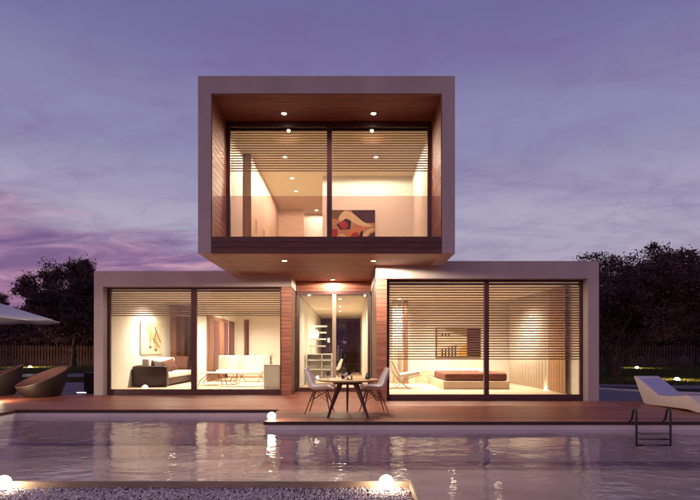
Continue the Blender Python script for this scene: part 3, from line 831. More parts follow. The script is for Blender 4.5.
# ================================================================== shell chairs
def shell_chair(label):
    e = empty('shell_chair', (0, 0, 0), 0, label, 'chair', 'white shell chairs at the deck table')
    prof = [(.245, .43, .165), (.235, .452, .20), (.17, .452, .228), (.06, .434, .236), (-.06, .428, .238), (-.14, .44, .238), (-.195, .485, .238), (-.225, .55, .236), (-.25, .64, .225), (-.275, .73, .20), (-.292, .79, .165), (-.298, .825, .10)]
    nt_ = 13; vs, fs = [], []
    for i, (x, z, w) in enumerate(prof):
        a = Vector(prof[max(i - 1, 0)][:2]); b = Vector(prof[min(i + 1, len(prof) - 1)][:2])
        d = (b - a).normalized(); nx, nz = d.y, -d.x
        if nx < 0 and z > .5: nx, nz = -nx, -nz
        if z <= .5 and nz < 0: nx, nz = -nx, -nz
        lift = (.075 if i < 9 else .05) * (0.35 if i < 2 else 1)
        for k in range(nt_):
            t = -1 + 2 * k / (nt_ - 1)
            c = lift * abs(t) ** 2.6
            vs.append((x + nx * c, w * math.sin(t * math.pi / 2 * .92) / math.sin(math.pi / 2 * .92), z + nz * c))
    for i in range(len(prof) - 1):
        for k in range(nt_ - 1): fs.append((i * nt_ + k, i * nt_ + k + 1, (i + 1) * nt_ + k + 1, (i + 1) * nt_ + k))
    so_ = MB().add(vs, fs).build('seat_shell', MT['white_shell'], e, smooth='all')
    md = so_.modifiers.new('thickness', 'SOLIDIFY'); md.thickness = .012; md.offset = 0
    md = so_.modifiers.new('round', 'SUBSURF'); md.levels = 1; md.render_levels = 2
    feet = [(.22, .21), (.22, -.21), (-.25, .21), (-.25, -.21)]; tops = [(.11, .10), (.11, -.10), (-.10, .10), (-.10, -.10)]
    for (fx, fy), (ax, ay) in zip(feet, tops):
        MB().tube([(ax, ay, .425), (fx, fy, 0)], [.013, .009], 8).build('leg', MT['dowel_wood'], e, smooth=True)
    def at(i, z): f = 1 - z / .425; return (tops[i][0] + (feet[i][0] - tops[i][0]) * f, tops[i][1] + (feet[i][1] - tops[i][1]) * f, z)
    for i, j in ((0, 1), (1, 3), (3, 2), (2, 0)):
        MB().tube([at(i, .23), at(j, .40)], .005, 6).build('brace', MT['black_metal'], e)
        MB().tube([at(j, .23), at(i, .40)], .005, 6).build('brace', MT['black_metal'], e)
    return e
ch = shell_chair('white shell chair on dowel legs at left side of the deck table')
cs = 1.17
ch.scale = (cs,) * 3; ch.location = (wx(320.5, 10.75), 10.75, 0); ch.rotation_euler = (0, 0, R(-8))
c2 = copy_tree(ch); c2['label'] = 'white shell chair on dowel legs at right side of the deck table'
c2.location = (wx(373.0, 10.8), 10.8, 0); c2.rotation_euler = (0, 0, R(188))

# ================================================================== living room
def pillow(x, y, z, w, h, t, rot, m, label, group='cushions on the sofa'):
    n = 10; vs, fs = [], []
    for sgn in (1, -1):
        for i in range(n + 1):
            for j in range(n + 1):
                a, b = -1 + 2 * i / n, -1 + 2 * j / n
                th = (max(0, (1 - a ** 4) * (1 - b ** 4))) ** .6
                pin = 1 - .10 * (a * a + b * b) * (1 - .5 * (a * a) * (b * b))
                vs.append((a * w / 2 * (1 - .06 * (1 - b * b)), sgn * t / 2 * th, b * h / 2 * (1 - .06 * (1 - a * a))))
    q = (n + 1) ** 2
    for s_ in (0, 1):
        for i in range(n):
            for j in range(n):
                f = (s_ * q + i * (n + 1) + j, s_ * q + (i + 1) * (n + 1) + j, s_ * q + (i + 1) * (n + 1) + j + 1, s_ * q + i * (n + 1) + j + 1)
                fs.append(f if s_ == 0 else tuple(reversed(f)))
    o = MB().add(vs, fs).build('cushion', MT[m], None, smooth='all')
    bm = bmesh.new(); bm.from_mesh(o.data); bmesh.ops.remove_doubles(bm, verts=bm.verts, dist=.0008); bmesh.ops.recalc_face_normals(bm, faces=bm.faces); bm.to_mesh(o.data); bm.free()
    o.location = (x, y, z); o.rotation_euler = rot
    tag(o, label, 'cushion', group); return o
SX0 = LX0 + .33
sf = empty('sofa', (SX0, 16.9, FLOORZ), 0, 'long dark sofa with white cushions along the left living room wall', 'sofa')
def sb(n_, x0, x1, y0, y1, z0, z1, m_, bev=.03): return bx(n_, x0, x1, y0, y1, z0, z1, MT[m_], sf, bevel=bev, seg=3, smooth=True)
sb('arm', 0, 1.16, 0, .22, .03, .70, 'dark_leather'); sb('arm', 0, 1.16, 3.0, 3.22, .03, .55, 'dark_leather')
sb('base', 0, 1.10, .225, 2.995, .06, .27, 'dark_leather'); sb('back', 0, .2, .225, 2.995, .275, .72, 'dark_leather')
for k in range(2): sb('seat_cushion', .21, 1.13, .235 + k * 1.38, 1.605 + k * 1.38, .275, .47, 'white_fabric', .05)
for k in range(2): sb('back_cushion', .205, .47, .26 + k * 1.37, 1.58 + k * 1.37, .475, .97, 'white_fabric', .07)
for ax, ay in ((.06, .06), (1.1, .06), (.06, 3.16), (1.1, 3.16)): MB().lathe([(.025, 0), (.025, .03)], 10, (ax, ay, 0)).build('foot', MT['black_metal'], sf)
pillow(SX0 + .62, 17.5, FLOORZ + .66, .52, .46, .18, (R(-20), R(12), R(60)), 'dark_leather', 'dark cushion leaning behind the sofa arm')
pillow(SX0 + .78, 18.2, FLOORZ + .68, .58, .48, .18, (R(-24), R(-14), R(55)), 'brown_fabric', 'tilted brown cushion in the middle of the sofa')
pillow(SX0 + .62, 19.75, FLOORZ + .76, .72, .56, .2, (R(-12), R(4), R(10)), 'brown_fabric', 'brown cushion upright at the far end of the sofa')

def picture(name, x, y, z, w, h, rz, label, polys, cols, fm='frame_metal', ft=.02):
    e = empty(name, (x, y, z), rz, label, 'picture')
    bx('frame', -w / 2 - ft, w / 2 + ft, .0, .03, -h / 2 - ft, h / 2 + ft, MT[fm], e)
    bx('canvas', -w / 2, w / 2, -.008, -.0005, -h / 2, h / 2, cols[0], e)
    mb = MB()
    for k, (ci, pts) in enumerate(polys):
        d = -.009 - .0007 * k
        mb.add([(-w / 2 + a * w, d, h / 2 - b * h) for a, b in pts], [tuple(range(len(pts)))], ci)
    mb.build('print', cols, e)
    return e
def pc(*c): return mat('print_%d_%d_%d' % c, tuple(v * .72 for v in srgb(*c)[:3]), .7, .2, var=.12, vscale=7)
def blob(pts, n=6):
    """smooth closed outline through control points"""
    out = []; k = len(pts)
    for i in range(k):
        p0, p1, p2, p3 = (Vector(pts[(i + d) % k]) for d in (-1, 0, 1, 2))
        for j in range(n):
            t = j / n
            q = .5 * ((2 * p1) + (p2 - p0) * t + (2 * p0 - 5 * p1 + 4 * p2 - p3) * t * t + (3 * p1 - p0 - 3 * p2 + p3) * t ** 3)
            out.append((min(1, max(0, q.x)), min(1, max(0, q.y))))
    return out
# pen-stroke picture above the sofa (on the left wall)
cols = [pc(232, 220, 190), pc(120, 92, 62), pc(200, 176, 128)]
polys = [(2, blob([(.25, .15), (.5, .1), (.55, .5), (.35, .6)])), (2, blob([(.55, .35), (.8, .45), (.75, .9), (.6, .8)])),
         (1, [(.22, .04), (.42, .05), (.42, .07), (.22, .065)]), (1, [(.6, .12), (.66, .12), (.95, .62), (.9, .62)]), (1, [(.68, .2), (.73, .22), (.62, .66), (.58, .64)]),
         (1, [(.5, .5), (.54, .48), (.9, .78), (.86, .8)]), (1, blob([(.35, .74), (.48, .76), (.46, .82), (.36, .82)])), (1, blob([(.62, .84), (.74, .85), (.72, .91), (.62, .9)])),
         (1, [(.44, .3), (.47, .3), (.4, .75), (.37, .74)])]
picture('picture', LX0 + .335, 18.55, wz(338.3, 18.5), 1.95, 1.16, R(90), 'pale picture with loose brown strokes on wall above the sofa', polys, cols, 'pale_wood', .012)

# folding timber panels: one on the left wall, two on the partition
def panel(x, y, w, t, label, h=2.55, rz=0., m_='brown_wood', n=2):
    e = empty('timber_door', (x, y, FLOORZ), rz, label, 'door', 'brown timber doors indoors')
    bx('frame', 0, w, 0, t, 0, h, MT[m_], e)
    for k in range(n):
        a, b = w * (k + .1) / n, w * (k + .9) / n
        bx('inset', a, b, -.012, -.001, .15, h - .15, MT['frame_metal'] if k % 2 else MT[m_], e, bevel=.004)
    return e
e = empty('timber_post', (wx(171, 20.6), 20.55, FLOORZ), 0, 'brown timber post standing before white wall beside the sofa', 'post')
bx('column', 0, .22, 0, .9, 0, 3.05, MT['brown_wood'], e); bx('column', .225, .40, .5, .9, 0, 3.05, MT['brown_wood'], e)
# partition with brown doors on its side
hb('partition', wx(197, 19.6), wx(208, 19.6) - .06, 19.6, LBACK - .24, FLOORZ + .001, CEIL - .002, 'white_wall')
pxp = wx(208, 19.6)
for k, (y0, y1, lb) in enumerate(((19.62, 21.2, 'nearest of the brown doors along the white partition'), (21.25, 22.9, 'middle one of the brown doors along the white partition'))):
    panel(pxp, y0, y1 - y0, .05, lb, h=2.62, rz=R(90))
e = panel(pxp, 23.2, .9, .05, 'dark door at the far end of the white partition', h=2.6, rz=R(90), m_='frame_metal', n=1)
e = panel(wx(244, 24.6), 24.70, .22, .05, 'narrow brown panel on the white back wall', h=2.75)
e = panel(-2.18, 21.0, .12, .08, 'dark tall panel at the right end of the living room', h=2.95, m_='frame_metal', n=1); e.children[0].name = 'frame'

# armchairs: two white cushions on slender bent legs
def armchair(x, y, rz, w, label):
    e = empty('armchair', (x, y, FLOORZ), rz, label, 'armchair', 'white armchairs in the living room')
    bx('seat_cushion', -w / 2, w / 2, -.72, .0, .30, .46, MT['white_fabric'], e, bevel=.05, seg=3, smooth=True)
    b_ = bx('back_cushion', -w / 2, w / 2, -.09, .09, 0, .62, MT['white_fabric'], e, bevel=.05, seg=3, smooth=True)
    b_.location = (0, .02, .42); b_.rotation_euler = (R(-16), 0, 0)
    for s_ in (-1, 1):
        xx = s_ * (w / 2 - .05)
        MB().tube([(xx, -.72, .0), (xx, -.5, .16), (xx, -.1, .29), (xx, .1, .42)], .014, 8).build('leg', MT['dowel_wood'], e, smooth=True)
        MB().tube([(xx, .12, .0), (xx, -.2, .13), (xx, -.5, .26), (xx, -.68, .295)], .014, 8).build('leg', MT['dowel_wood'], e, smooth=True)
    return e
armchair(wx(226, 20.2), 20.6, R(8), .84, 'white armchair beside the brown doors')
armchair(wx(252, 19.9), 20.3, R(-6), .88, 'white armchair before the white back wall')
e = empty('sideboard', (wx(249, 22.5), 22.6, FLOORZ), 0, 'long low white sideboard behind the armchairs', 'sideboard')
bx('cabinet', -.95, .95, -.22, .22, .08, .98, MT['paper'], e, bevel=.01); bx('plinth', -.9, .9, -.18, .2, 0, .079, MT['pale_wood'], e)
# coffee table with bent legs
e = empty('coffee_table', (wx(218, 17.9), 17.9, FLOORZ), 0, 'low coffee table with white top and bent timber legs', 'table')
bx('tabletop', -.62, .72, -.36, .36, .42, .455, MT['paper'], e, bevel=.012)
for s_ in (-1, 1):
    yy = s_ * .3
    MB().tube([(-.62, yy, .0), (-.56, yy, .16), (-.28, yy, .40), (.05, yy, .40), (.18, yy, .28), (.24, yy, .0)], .016, 8).build('leg', MT['dowel_wood'], e, smooth=True)
    MB().tube([(.72, yy, .06), (.62, yy, .03), (.50, yy, .12), (.56, yy, .26), (.66, yy, .30), (.60, yy, .41)], .014, 8).build('leg', MT['dowel_wood'], e, smooth=True)
ru = MB(); ru.lathe([(0, 0), (.85, 0), (.88, .02), (.85, .028), (0, .028)], 40); ro = ru.build('round_rug', MT['rug'], smooth=True)
ro.location = (wx(244, 17.5), 17.5, FLOORZ + .001); ro.scale = (1, .7, 1); tag(ro, 'round pale rug under the coffee table', 'rug')
# white console with twigs
e = empty('console', (wx(273.3, 16.6), 16.6, FLOORZ), 0, 'white block console by the right end of living room window', 'console')
bx('body', -.27, .29, -.25, .35, 0, .74, MT['white_wall'], e, bevel=.01); bx('top', -.29, .30, -.27, .37, .7405, .775, MT['paper'], e, bevel=.006)
vz = FLOORZ + .775
e = empty('twig_vase', (wx(271, 16.7), 16.7, vz), 0, 'small vase of dry twigs on the white console', 'vase')
MB().lathe([(0, 0), (.05, 0), (.06, .05), (.035, .12), (.04, .14), (.03, .14), (0, .05)], 18).build('vase', MT['pale_wood'], e, smooth=True)
tw = MB(); r5 = random.Random(5)
for k in range(14):
    a = r5.uniform(0, 6.28); l = r5.uniform(.18, .34); sp = r5.uniform(.03, .16)
    tw.tube([(0, 0, .08), (sp * .4 * math.cos(a), sp * .4 * math.sin(a), .08 + l * .6), (sp * math.cos(a), sp * math.sin(a), .08 + l)], [.004, .003, .0015], 5)
tw.build('twigs', MT['twig'], e)

# ================================================================== bedroom
be = empty('bed', (3.07, 16.0, FLOORZ), 0, 'low platform bed with rust blanket in the right wing', 'bed')
bx('platform', -.10, 2.0, -.12, 3.1, 0, .26, MT['pale_wood'], be, bevel=.01)
bx('mattress', 0, 1.92, 0, 2.95, .261, .46, MT['white_fabric'], be, bevel=.05, seg=3, smooth=True)
bl = MB().box(-.035, 1.955, -.035, 2.1, .262, .505).build('blanket', MT['rust_fabric'], be, bevel=.06, seg=4, smooth=True)
for x0 in (.1, 1.02): bx('pillow', x0, x0 + .8, 2.35, 2.85, .462, .58, MT['white_fabric'], be, bevel=.055, seg=3, smooth=True)
hd = bx('headboard', 1.9, 6.0, 19.40, 19.495, FLOORZ + .001, .56, MT['pale_wood']); tag(hd, 'low pale timber headboard panel along the bedroom wall', 'headboard')
bk = bx('open_book', 4.45, 4.75, 17.1, 17.32, FLOORZ + .507, FLOORZ + .525, MT['paper']); tag(bk, 'pale book lying on the rust blanket', 'book')
cols = [pc(225, 205, 170), pc(60, 20, 24), pc(150, 128, 72), pc(214, 160, 70), pc(40, 22, 20), pc(240, 228, 200)]
polys = [(2, [(.1, .0), (.7, 0), (.7, .3)]), (5, [(.06, .05), (.7, .34), (.7, .5), (.06, .66)]), (3, [(.7, .5), (.7, 1), (.5, 1), (.52, .74)]), (1, [(.7, 0), (1, 0), (1, 1), (.7, 1)]),
         (4, [(0, 0), (.018, 0), (.018, 1), (0, 1)])]
for k in range(5): polys.append((4, [(.12 + .075 * k, .74 - .035 * k), (.155 + .075 * k, .72 - .035 * k), (.155 + .075 * k, .97), (.12 + .075 * k, .97)]))
for k in range(3): polys.append((4, [(.13 + .07 * k, .2), (.16 + .07 * k, .2), (.16 + .07 * k, .29), (.13 + .07 * k, .29)]))
picture('picture', 4.21, 19.46, 1.64, 1.72, 1.13, 0, 'wide picture with dark right third above the bed', polys, cols)
# lounge chair with crossed legs
e = empty('lounge_chair', (wx(403, 16.5), 16.5, FLOORZ), 0, 'white padded lounge chair on crossed metal legs in bedroom', 'chair')
def slab(name, p0, p1, t, w, m_):
    a, b = Vector(p0), Vector(p1); d = (b - a).normalized(); nn = Vector((-d.y, d.x))
    poly = [tuple(a), tuple(b), tuple(b + nn * t), tuple(a + nn * t)]
    return MB().prism(poly, 'y', -w / 2, w / 2).build(name, MT[m_], e, bevel=.03, seg=3, smooth=True)
slab('backrest', (-.18, .36), (-.46, .92), -.10, .72, 'white_fabric'); slab('seat_cushion', (-.20, .34), (.52, .47), .11, .72, 'white_fabric')
for s_ in (-1, 1):
    yy = s_ * .33
    MB().tube([(-.47, yy, .90), (-.36, yy, .52), (-.12, yy, .22), (.16, yy, .0)], .016, 8).build('leg', MT['chrome'], e, smooth=True)
    MB().tube([(.54, yy, .44), (.22, yy, .36), (-.10, yy, .20), (-.30, yy, .0)], .016, 8).build('leg', MT['chrome'], e, smooth=True)
# curtains
def curtain(pts, z0, z1, amp, wl_, m_, label):
    mb = MB(); vs, fs = [], []
    a, b = Vector(pts[0]), Vector(pts[1]); d = b - a; L = d.length; d.normalize(); q = Vector((-d.y, d.x)); n = max(24, int(L / wl_ * 10))
    for i in range(n + 1):
        t = i / n * L; o_ = amp * math.sin(2 * math.pi * t / wl_) * (1 + .3 * math.sin(t * 3.1)); p = a + d * t + q * o_
        vs += [(p.x, p.y, z0), (p.x, p.y, z1)]
    for i in range(n): fs.append((2 * i, 2 * i + 2, 2 * i + 3, 2 * i + 1))
    o_ = mb.add(vs, fs).build('curtain', MT[m_], smooth='all'); sm_ = o_.modifiers.new('thickness', 'SOLIDIFY'); sm_.thickness = .004
    tag(o_, label, 'curtain', 'curtains in the right wing'); return o_
cx = RX1 - .42
curtain([(cx, 15.45), (cx, 19.35)], FLOORZ + .01, CEIL - .02, .045, .26, 'sheer', 'pale pleated curtain along the bedroom side wall')
curtain([(cx - .02, 14.25), (cx - .02, 15.40)], FLOORZ + .01, CEIL - .02, .03, .2, 'tan_fabric', 'brown curtain panel at the near end of the side wall')
curtain([(wx(393, 18.6), 18.8), (wx(403, 18.6), 18.8)], FLOORZ + .01, CEIL - .02, .05, .22, 'sheer', 'lit pale curtain beside the timber post in bedroom')
po = bx('timber_post', wx(404, 18.5), wx(408, 18.5), 18.5, 18.66, FLOORZ + .001, CEIL - .012, MT['brown_wood']); tag(po, 'slim timber post beside the lit bedroom curtain', 'post')
cb = empty('bedside_cabinet', (wx(408, 19.2), 19.2, FLOORZ), 0, 'low pale cabinet against the bedroom back wall', 'cabinet')
bx('carcass', .0, .25, -.2, .18, 0, .40, MT['pale_wood'], cb, bevel=.006); bx('top', -.01, .26, -.21, .18, .401, .425, MT['pale_wood'], cb)

# ================================================================== entrance hall
# floating stair treads on the left wall
st = empty('staircase', (LX1 + .11, 19.5, FLOORZ), 0, 'white floating stair treads along the left hall wall', 'staircase')
for k in range(4):
    bx('tread', .0, .62, 1.1 + .5 * k, 1.5 + .5 * k, 1.38 + .3 * k, 1.44 + .3 * k, MT['paper'], st, bevel=.006)
e = empty('hall_shelf', (-1.1, 18.4, FLOORZ), 0, 'white open shelf unit in the hall', 'shelf')
bx('side', -.50, -.46, -.2, .2, 0, 1.08, MT['paper'], e); bx('side', .42, .46, -.2, .2, 0, 1.08, MT['paper'], e)
for z in (.1, .52, .86, 1.08): bx('shelf', -.50, .46, -.2, .2, z + .001, z + .04, MT['paper'], e)
bx('back', -.459, .419, .17, .199, .12, 1.08, MT['paper'], e); bx('divider', .06, .09, -.2, .2, .14, 1.08, MT['paper'], e)
e = empty('wall_lamp', (LX1 + .108, 22.0, 2.05), 0, 'bright wall lamp in the hall above the shelf', 'lamp')
MB().lathe([(.0, -.16), (.10, -.15), (.13, .0), (.10, .15), (0, .16)], 20, (.14, 0, 0)).build('shade', MT['bulb'], e, smooth='all'); bx('bracket', .0, .05, -.03, .03, -.04, .04, MT['chrome'], e)
for (px, py, lb) in ((340, 298.5, 'nearest the entrance door'), (340, 306, 'second from the entrance door'), (340, 311, 'third from the entrance door')):
    yy = (3.15 - H) * F / (350 - py); downlight(wx(px, yy), yy, 3.148, 330, 'small ceiling spotlight in the hall, ' + lb, rad=.05)
hc = shell_chair('white shell chair standing inside the hall'); hc['group'] = 'white chairs indoors'
hc.location = (wx(334, 19.0), 19.0, FLOORZ); hc.rotation_euler = (0, 0, R(190)); hc.scale = (1.1,) * 3
e = empty('hall_curtain', (.0, HBACK - .35, FLOORZ), 0, 'maroon curtain half drawn across the back hall window', 'curtain')
q_ = MB(); vs, fs = [], []
for i in range(41):
    t = i / 40; x = -.2 + .62 * t; vs += [(x, .03 * math.sin(t * 40), .02), (x, .03 * math.sin(t * 40), 2.85)]
for i in range(40): fs.append((2 * i, 2 * i + 2, 2 * i + 3, 2 * i + 1))
q_.add(vs, fs).build('cloth', MT['brown_fabric'], e, smooth='all')

# ================================================================== upstairs
wd = empty('wardrobe', (UI0 + .052, 14.8, USL + .061), 0, 'tall built-in wardrobe along the upstairs corridor', 'wardrobe')
WX = -2.925 - (UI0 + .052)
bx('end_panel', 0, WX, 0, .03, 0, 3.10, MT['mid_wood'], wd); bx('carcass', 0, WX - .022, .031, 6.2, 0, 3.10, MT['pale_wood'], wd)
for k in range(9):
    d_ = bx('door', WX - .0215, WX, .035 + .68 * k, .035 + .68 * k + .674, .08, 3.09, MT['pale_wood'], wd, bevel=.003, seg=1)
    MB().tube([(WX + .03, .08 + .68 * k + (.53 if k % 2 == 0 else 0), .9), (WX + .03, .08 + .68 * k + (.53 if k % 2 == 0 else 0), 1.35)], .009, 6).build('handle', MT['chrome'], d_)
e = empty('corridor_door', (wx(278, 20.4), 20.42, USL + .061), 0, 'plain brown panel closing the end of the upstairs corridor', 'door')
bx('leaf', 0, wx(304, 20.4) - wx(278, 20.4), 0, .05, 0, 3.05, MT['pale_wood'], e)
bx('frame', -.05, -.004, -.01, .06, 0, 3.08, MT['brown_wood'], e)
# abstract painting
cols = [pc(196, 150, 108), pc(70, 38, 42), pc(236, 214, 172), pc(176, 50, 46), pc(44, 22, 34), pc(226, 140, 96), pc(120, 96, 60), pc(232, 206, 140)]
polys = [(1, [(.45, 0), (1, 0), (1, .34), (.62, .34)]), (6, [(0, 0), (.3, 0), (.12, .25), (0, .22)]),
         (2, blob([(.16, .2), (.3, .02), (.5, .1), (.72, .3), (.95, .42), (.7, .42), (.42, .3), (.25, .36)])),
         (4, [(.1, .38), (.32, .22), (.45, .28), (.42, .5), (.2, .52)]), (3, blob([(.16, .36), (.28, .28), (.38, .42), (.26, .5)])),
         (3, [(0, .5), (.13, .5), (.13, .68), (0, .74)]), (7, blob([(.0, .85), (.2, .62), (.4, .72), (.6, .8), (.5, 1), (.0, 1)])),
         (5, blob([(.33, .62), (.5, .5), (.75, .42), (.7, .52), (.48, .62), (.38, .74)])), (3, blob([(.45, .64), (.58, .58), (.62, .7), (.5, .76)])),
         (4, blob([(.6, .78), (.68, .55), (.72, .58), (.68, .8)])), (2, blob([(.72, .66), (.86, .5), (1, .5), (.86, .62), (.84, .78), (1, .95), (1, 1), (.78, .98)])),
         (1, blob([(.86, .68), (.98, .58), (1, .62), (1, .86), (.9, .8)])), (4, [(.08, 1), (.3, .72), (.34, .73), (.14, 1)]), (3, [(.62, .8), (.72, .8), (.7, 1), (.6, 1)])]
picture('painting', wx(353.5, 16.6), 16.63, wz(210, 16.6) - .63, wx(375, 16.6) - wx(332, 16.6), 1.26, 0, 'large abstract painting in red, cream and black on the upstairs wall', polys, cols, 'frame_metal', .008)

# ================================================================== fence, trees, grass
FY = 44.0
fe = empty('picket_fence', (0, FY, -.08), 0, 'long brown picket fence at the back of the garden', 'fence')
me = None; x = -36.0; r9 = random.Random(9)
while x < 36:
    if me is None:
        t_ = MB().prism([(-.085, 0), (.085, 0), (.085, 1.84), (-.085, 1.84)], 'y', -.012, .012).build('picket', MT['fence_wood'], fe, bevel=.008, seg=1); me = t_.data; o_ = t_
    else:
        o_ = bpy.data.objects.new('picket', me); COL.objects.link(o_); o_.parent = fe
    o_.location = (x, 0, 0); o_.scale = (1, 1, r9.uniform(.985, 1.015)); x += .262
for z in (.35, 1.5): bx('rail', -36.2, 36.2, .013, .06, z, z + .09, MT['fence_wood'], fe)

def limb(mb, p, d, L, r, depth, rng, tips):
    pts, rads = [p.copy()], [r]; n = 5
    for i in range(n):
        d = (d + Vector((rng.uniform(-.22, .22), rng.uniform(-.22, .22), rng.uniform(-.05, .16)))).normalized()
        p = p + d * (L / n); pts.append(p.copy()); rads.append(r * (1 - .55 * (i + 1) / n))
        if depth > 0 and i >= 1:
            for _ in range(1 if i < n - 1 else 2):
                a = rng.uniform(0, 6.28); side = Vector((math.cos(a), math.sin(a), rng.uniform(.05, .6)))
                limb(mb, p.copy(), (d * .6 + side).normalized(), L * rng.uniform(.5, .72), rads[-1] * .62, depth - 1, rng, tips)
    if depth <= 1: tips.extend(pts[2:])
    mb.tube(pts, rads, 7 if r > .05 else 5)
def tree(name, loc, h, crown_r, label, seed, nleaf=16000, leaf=.13, trunk_h=.22, forks=3, flat=.8, lowest=.14, cx=0.):
    rng = random.Random(seed)
    e = empty(name, loc, 0, label, 'tree', 'garden trees')
    mb = MB(); tips = []; th = h * trunk_h
    for k in range(forks):
        a = 2 * math.pi * k / forks + rng.uniform(-.4, .4); lean = .28 if forks > 1 else .03
        d = Vector((math.cos(a) * lean, math.sin(a) * lean, 1)).normalized(); p = Vector((math.cos(a) * .12 * (forks > 1), math.sin(a) * .12 * (forks > 1), 0))
        r0 = h * .022
        pts = [p + d * th * t + Vector((rng.uniform(-.03, .03), rng.uniform(-.03, .03), 0)) for t in (0, .35, .7, 1)]
        pts[0] = p - Vector((0, 0, .15)); mb.tube(pts, [r0 * 1.35, r0, r0 * .85, r0 * .75], 9)
        for j in range(3):
            b = a + rng.uniform(-1.1, 1.1)
            limb(mb, pts[-1].copy(), Vector((math.cos(b) * .75, math.sin(b) * .75, rng.uniform(.5, 1.2))).normalized(), h * .42, r0 * .6, 2, rng, tips)
    mb.build('trunk', MT['bark'], e, smooth=True)
    # crown: leaf clumps around the twig ends and through an uneven envelope
    cl = []
    for t in tips:
        if rng.random() < .55 and t.z > h * lowest: cl.append(t + Vector((rng.gauss(0, .2), rng.gauss(0, .2), rng.gauss(0, .15))))
    off = Vector((seed * 1.7, seed * .9, 0))
    want = len(cl) + 430; guard = 0
    cz = h * .60
    while len(cl) < want and guard < 20000:
        guard += 1
        v = Vector((rng.uniform(-1, 1), rng.uniform(-1, 1), rng.uniform(-1, 1)))
        if v.length > 1 or v.length < .35: continue
        u = v.normalized(); lim = .80 + .34 * noise.noise(u * 1.9 + off)
        if v.length > lim: continue
        p = Vector((cx + v.x * crown_r, v.y * crown_r, cz + v.z * h * .40 * flat * 1.2))
        if p.z < h * lowest: continue
        if noise.noise(p * (2.2 / crown_r) + off) < -.20: continue
        cl.append(p)
    # keep the clumps inside the envelope
    cl = [p for p in cl if ((p.x - cx) / crown_r) ** 2 + (p.y / crown_r) ** 2 + ((p.z - cz) / (h * .46)) ** 2 < 1.12]
    vs, fs = [], []; per = max(8, nleaf // max(1, len(cl)))
    for c in cl:
        cr_ = rng.uniform(.28, .62) * crown_r / 3.6
        for _ in range(per):
            gv = Vector((rng.gauss(0, 1), rng.gauss(0, 1), rng.gauss(0, .6)))
            if gv.length > 1.7: gv = gv.normalized() * rng.uniform(.3, 1.7)
            q = c + gv * cr_ * .66
            s_ = leaf * rng.uniform(.6, 1.3)
            a = Vector((rng.gauss(0, 1), rng.gauss(0, 1), rng.gauss(0, .7))).normalized(); b = a.orthogonal().normalized()
            b = (Matrix.Rotation(rng.uniform(0, 6.28), 3, a) @ b); k0 = len(vs)
            dr_ = a.cross(b) * s_ * .25
            vs += [q - a * s_, q + b * s_ * .42 + dr_ * .4, q + a * s_, q - b * s_ * .42 + dr_ * .4]
            fs.append((k0, k0 + 1, k0 + 2, k0 + 3))
    MB_ = bpy.data.meshes.new('crown'); MB_.from_pydata([tuple(v) for v in vs], [], fs); MB_.materials.append(MT['leaf'])
    o_ = bpy.data.objects.new('crown', MB_); COL.objects.link(o_); o_.parent = e
    return e
def at(px, Y): return (wx(px, Y), Y, -.08)
t1 = tree('broadleaf_tree', at(613, 26.0), 7.2, 3.7, 'wide dark tree with leaning trunks behind the white lounger', 11, 85000, .085, .17, 3, cx=1.55)
t2 = tree('broadleaf_tree', at(73, 41.0), 8.9, 4.1, 'rounded dark tree behind the left wing', 23, 90000, .10, .2, 1, lowest=.16)
def recopy(src, px, Y, s_, rz, label):
    c = copy_tree(src); c.location = at(px, Y); c.scale = (s_, s_, s_); c.rotation_euler = (0, 0, rz); c['label'] = label; return c
recopy(t2, -14, 47, .80, 2.1, 'dark tree at the far left beyond the parasol')
recopy(t1, 716, 36, .82, 1.4, 'dark tree cut by the right edge of the picture')
recopy(t2, 36, 52, .62, 4.0, 'low dark tree beyond the fence behind the tub chairs')
recopy(t2, 100, 54, .72, 1.0, 'dark tree beyond the fence close to the left wing')
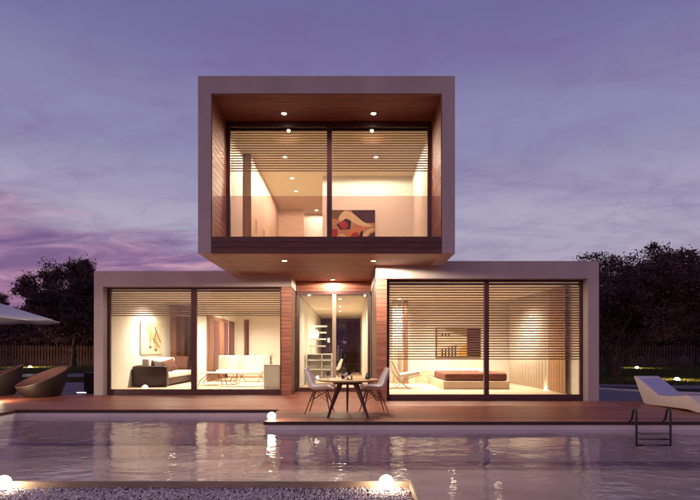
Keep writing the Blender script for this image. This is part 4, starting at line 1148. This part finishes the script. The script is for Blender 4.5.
recopy(t1, 604, 50, .80, 3.3, 'dark tree beyond the fence close to the right wing')
recopy(t2, 652, 54, .66, 5.2, 'low dark tree beyond the fence behind the lawn lamps')
recopy(t1, 694, 52, .85, .4, 'dark tree beyond the fence at the right edge')

recopy(t2, 346, 37, .7, .9, 'dark tree seen through the back window of the hall')

# hedge of shrubs behind the fence
sh = None
for sgn in (-1, 1):
    for k in range(9):
        X_ = sgn * (19.5 + 2.1 * k)
        if sh is None:
            sh = tree('hedge_shrub', (X_, FY + 2.6, -.08), 3.6, 1.75, 'dark shrub in the hedge row behind the picket fence', 77, 9000, .15, .10, 3, lowest=.03)
            sh['category'] = 'shrub'; sh['group'] = 'hedge behind the fence'; o_ = sh
        else: o_ = copy_tree(sh)
        o_.location = (X_, FY + 2.6 + r9.uniform(-.4, .6), -.08); o_.rotation_euler = (0, 0, r9.uniform(0, 6.28)); s_ = r9.uniform(.85, 1.2); o_.scale = (s_, s_, s_)

# grass on the lawn in view of the terrace: short blades, nobody could count them
rng = random.Random(41); vs, fs = [], []
def blades(x0, x1, y0, y1, n, hmin, hmax):
    for _ in range(n):
        x, y = rng.uniform(x0, x1), rng.uniform(y0, y1)
        h_ = rng.uniform(hmin, hmax); a = rng.uniform(0, 6.28); w = rng.uniform(.008, .016); k0 = len(vs); l = h_ * .5
        c, s_ = math.cos(a), math.sin(a); b = rng.uniform(0, 6.28)
        vs.extend([(x - c * w, y - s_ * w, -.09), (x + c * w, y + s_ * w, -.09), (x + math.cos(b) * l, y + math.sin(b) * l, -.08 + h_)])
        fs.append((k0, k0 + 1, k0 + 2))
blades(8.5, 22, 20.8, 31, 60000, .04, .11); blades(18, 32, 31, 44, 30000, .05, .12); blades(-31, -18, 31, 44, 36000, .05, .12); blades(-21, -8, 21.6, 25.6, 26000, .04, .10)
gme = bpy.data.meshes.new('grass'); gme.from_pydata(vs, [], fs); gme.materials.append(MT['grass'])
go_ = bpy.data.objects.new('grass', gme); COL.objects.link(go_)
tag(go_, 'short grass growing on the garden lawn', 'grass', kind='stuff')
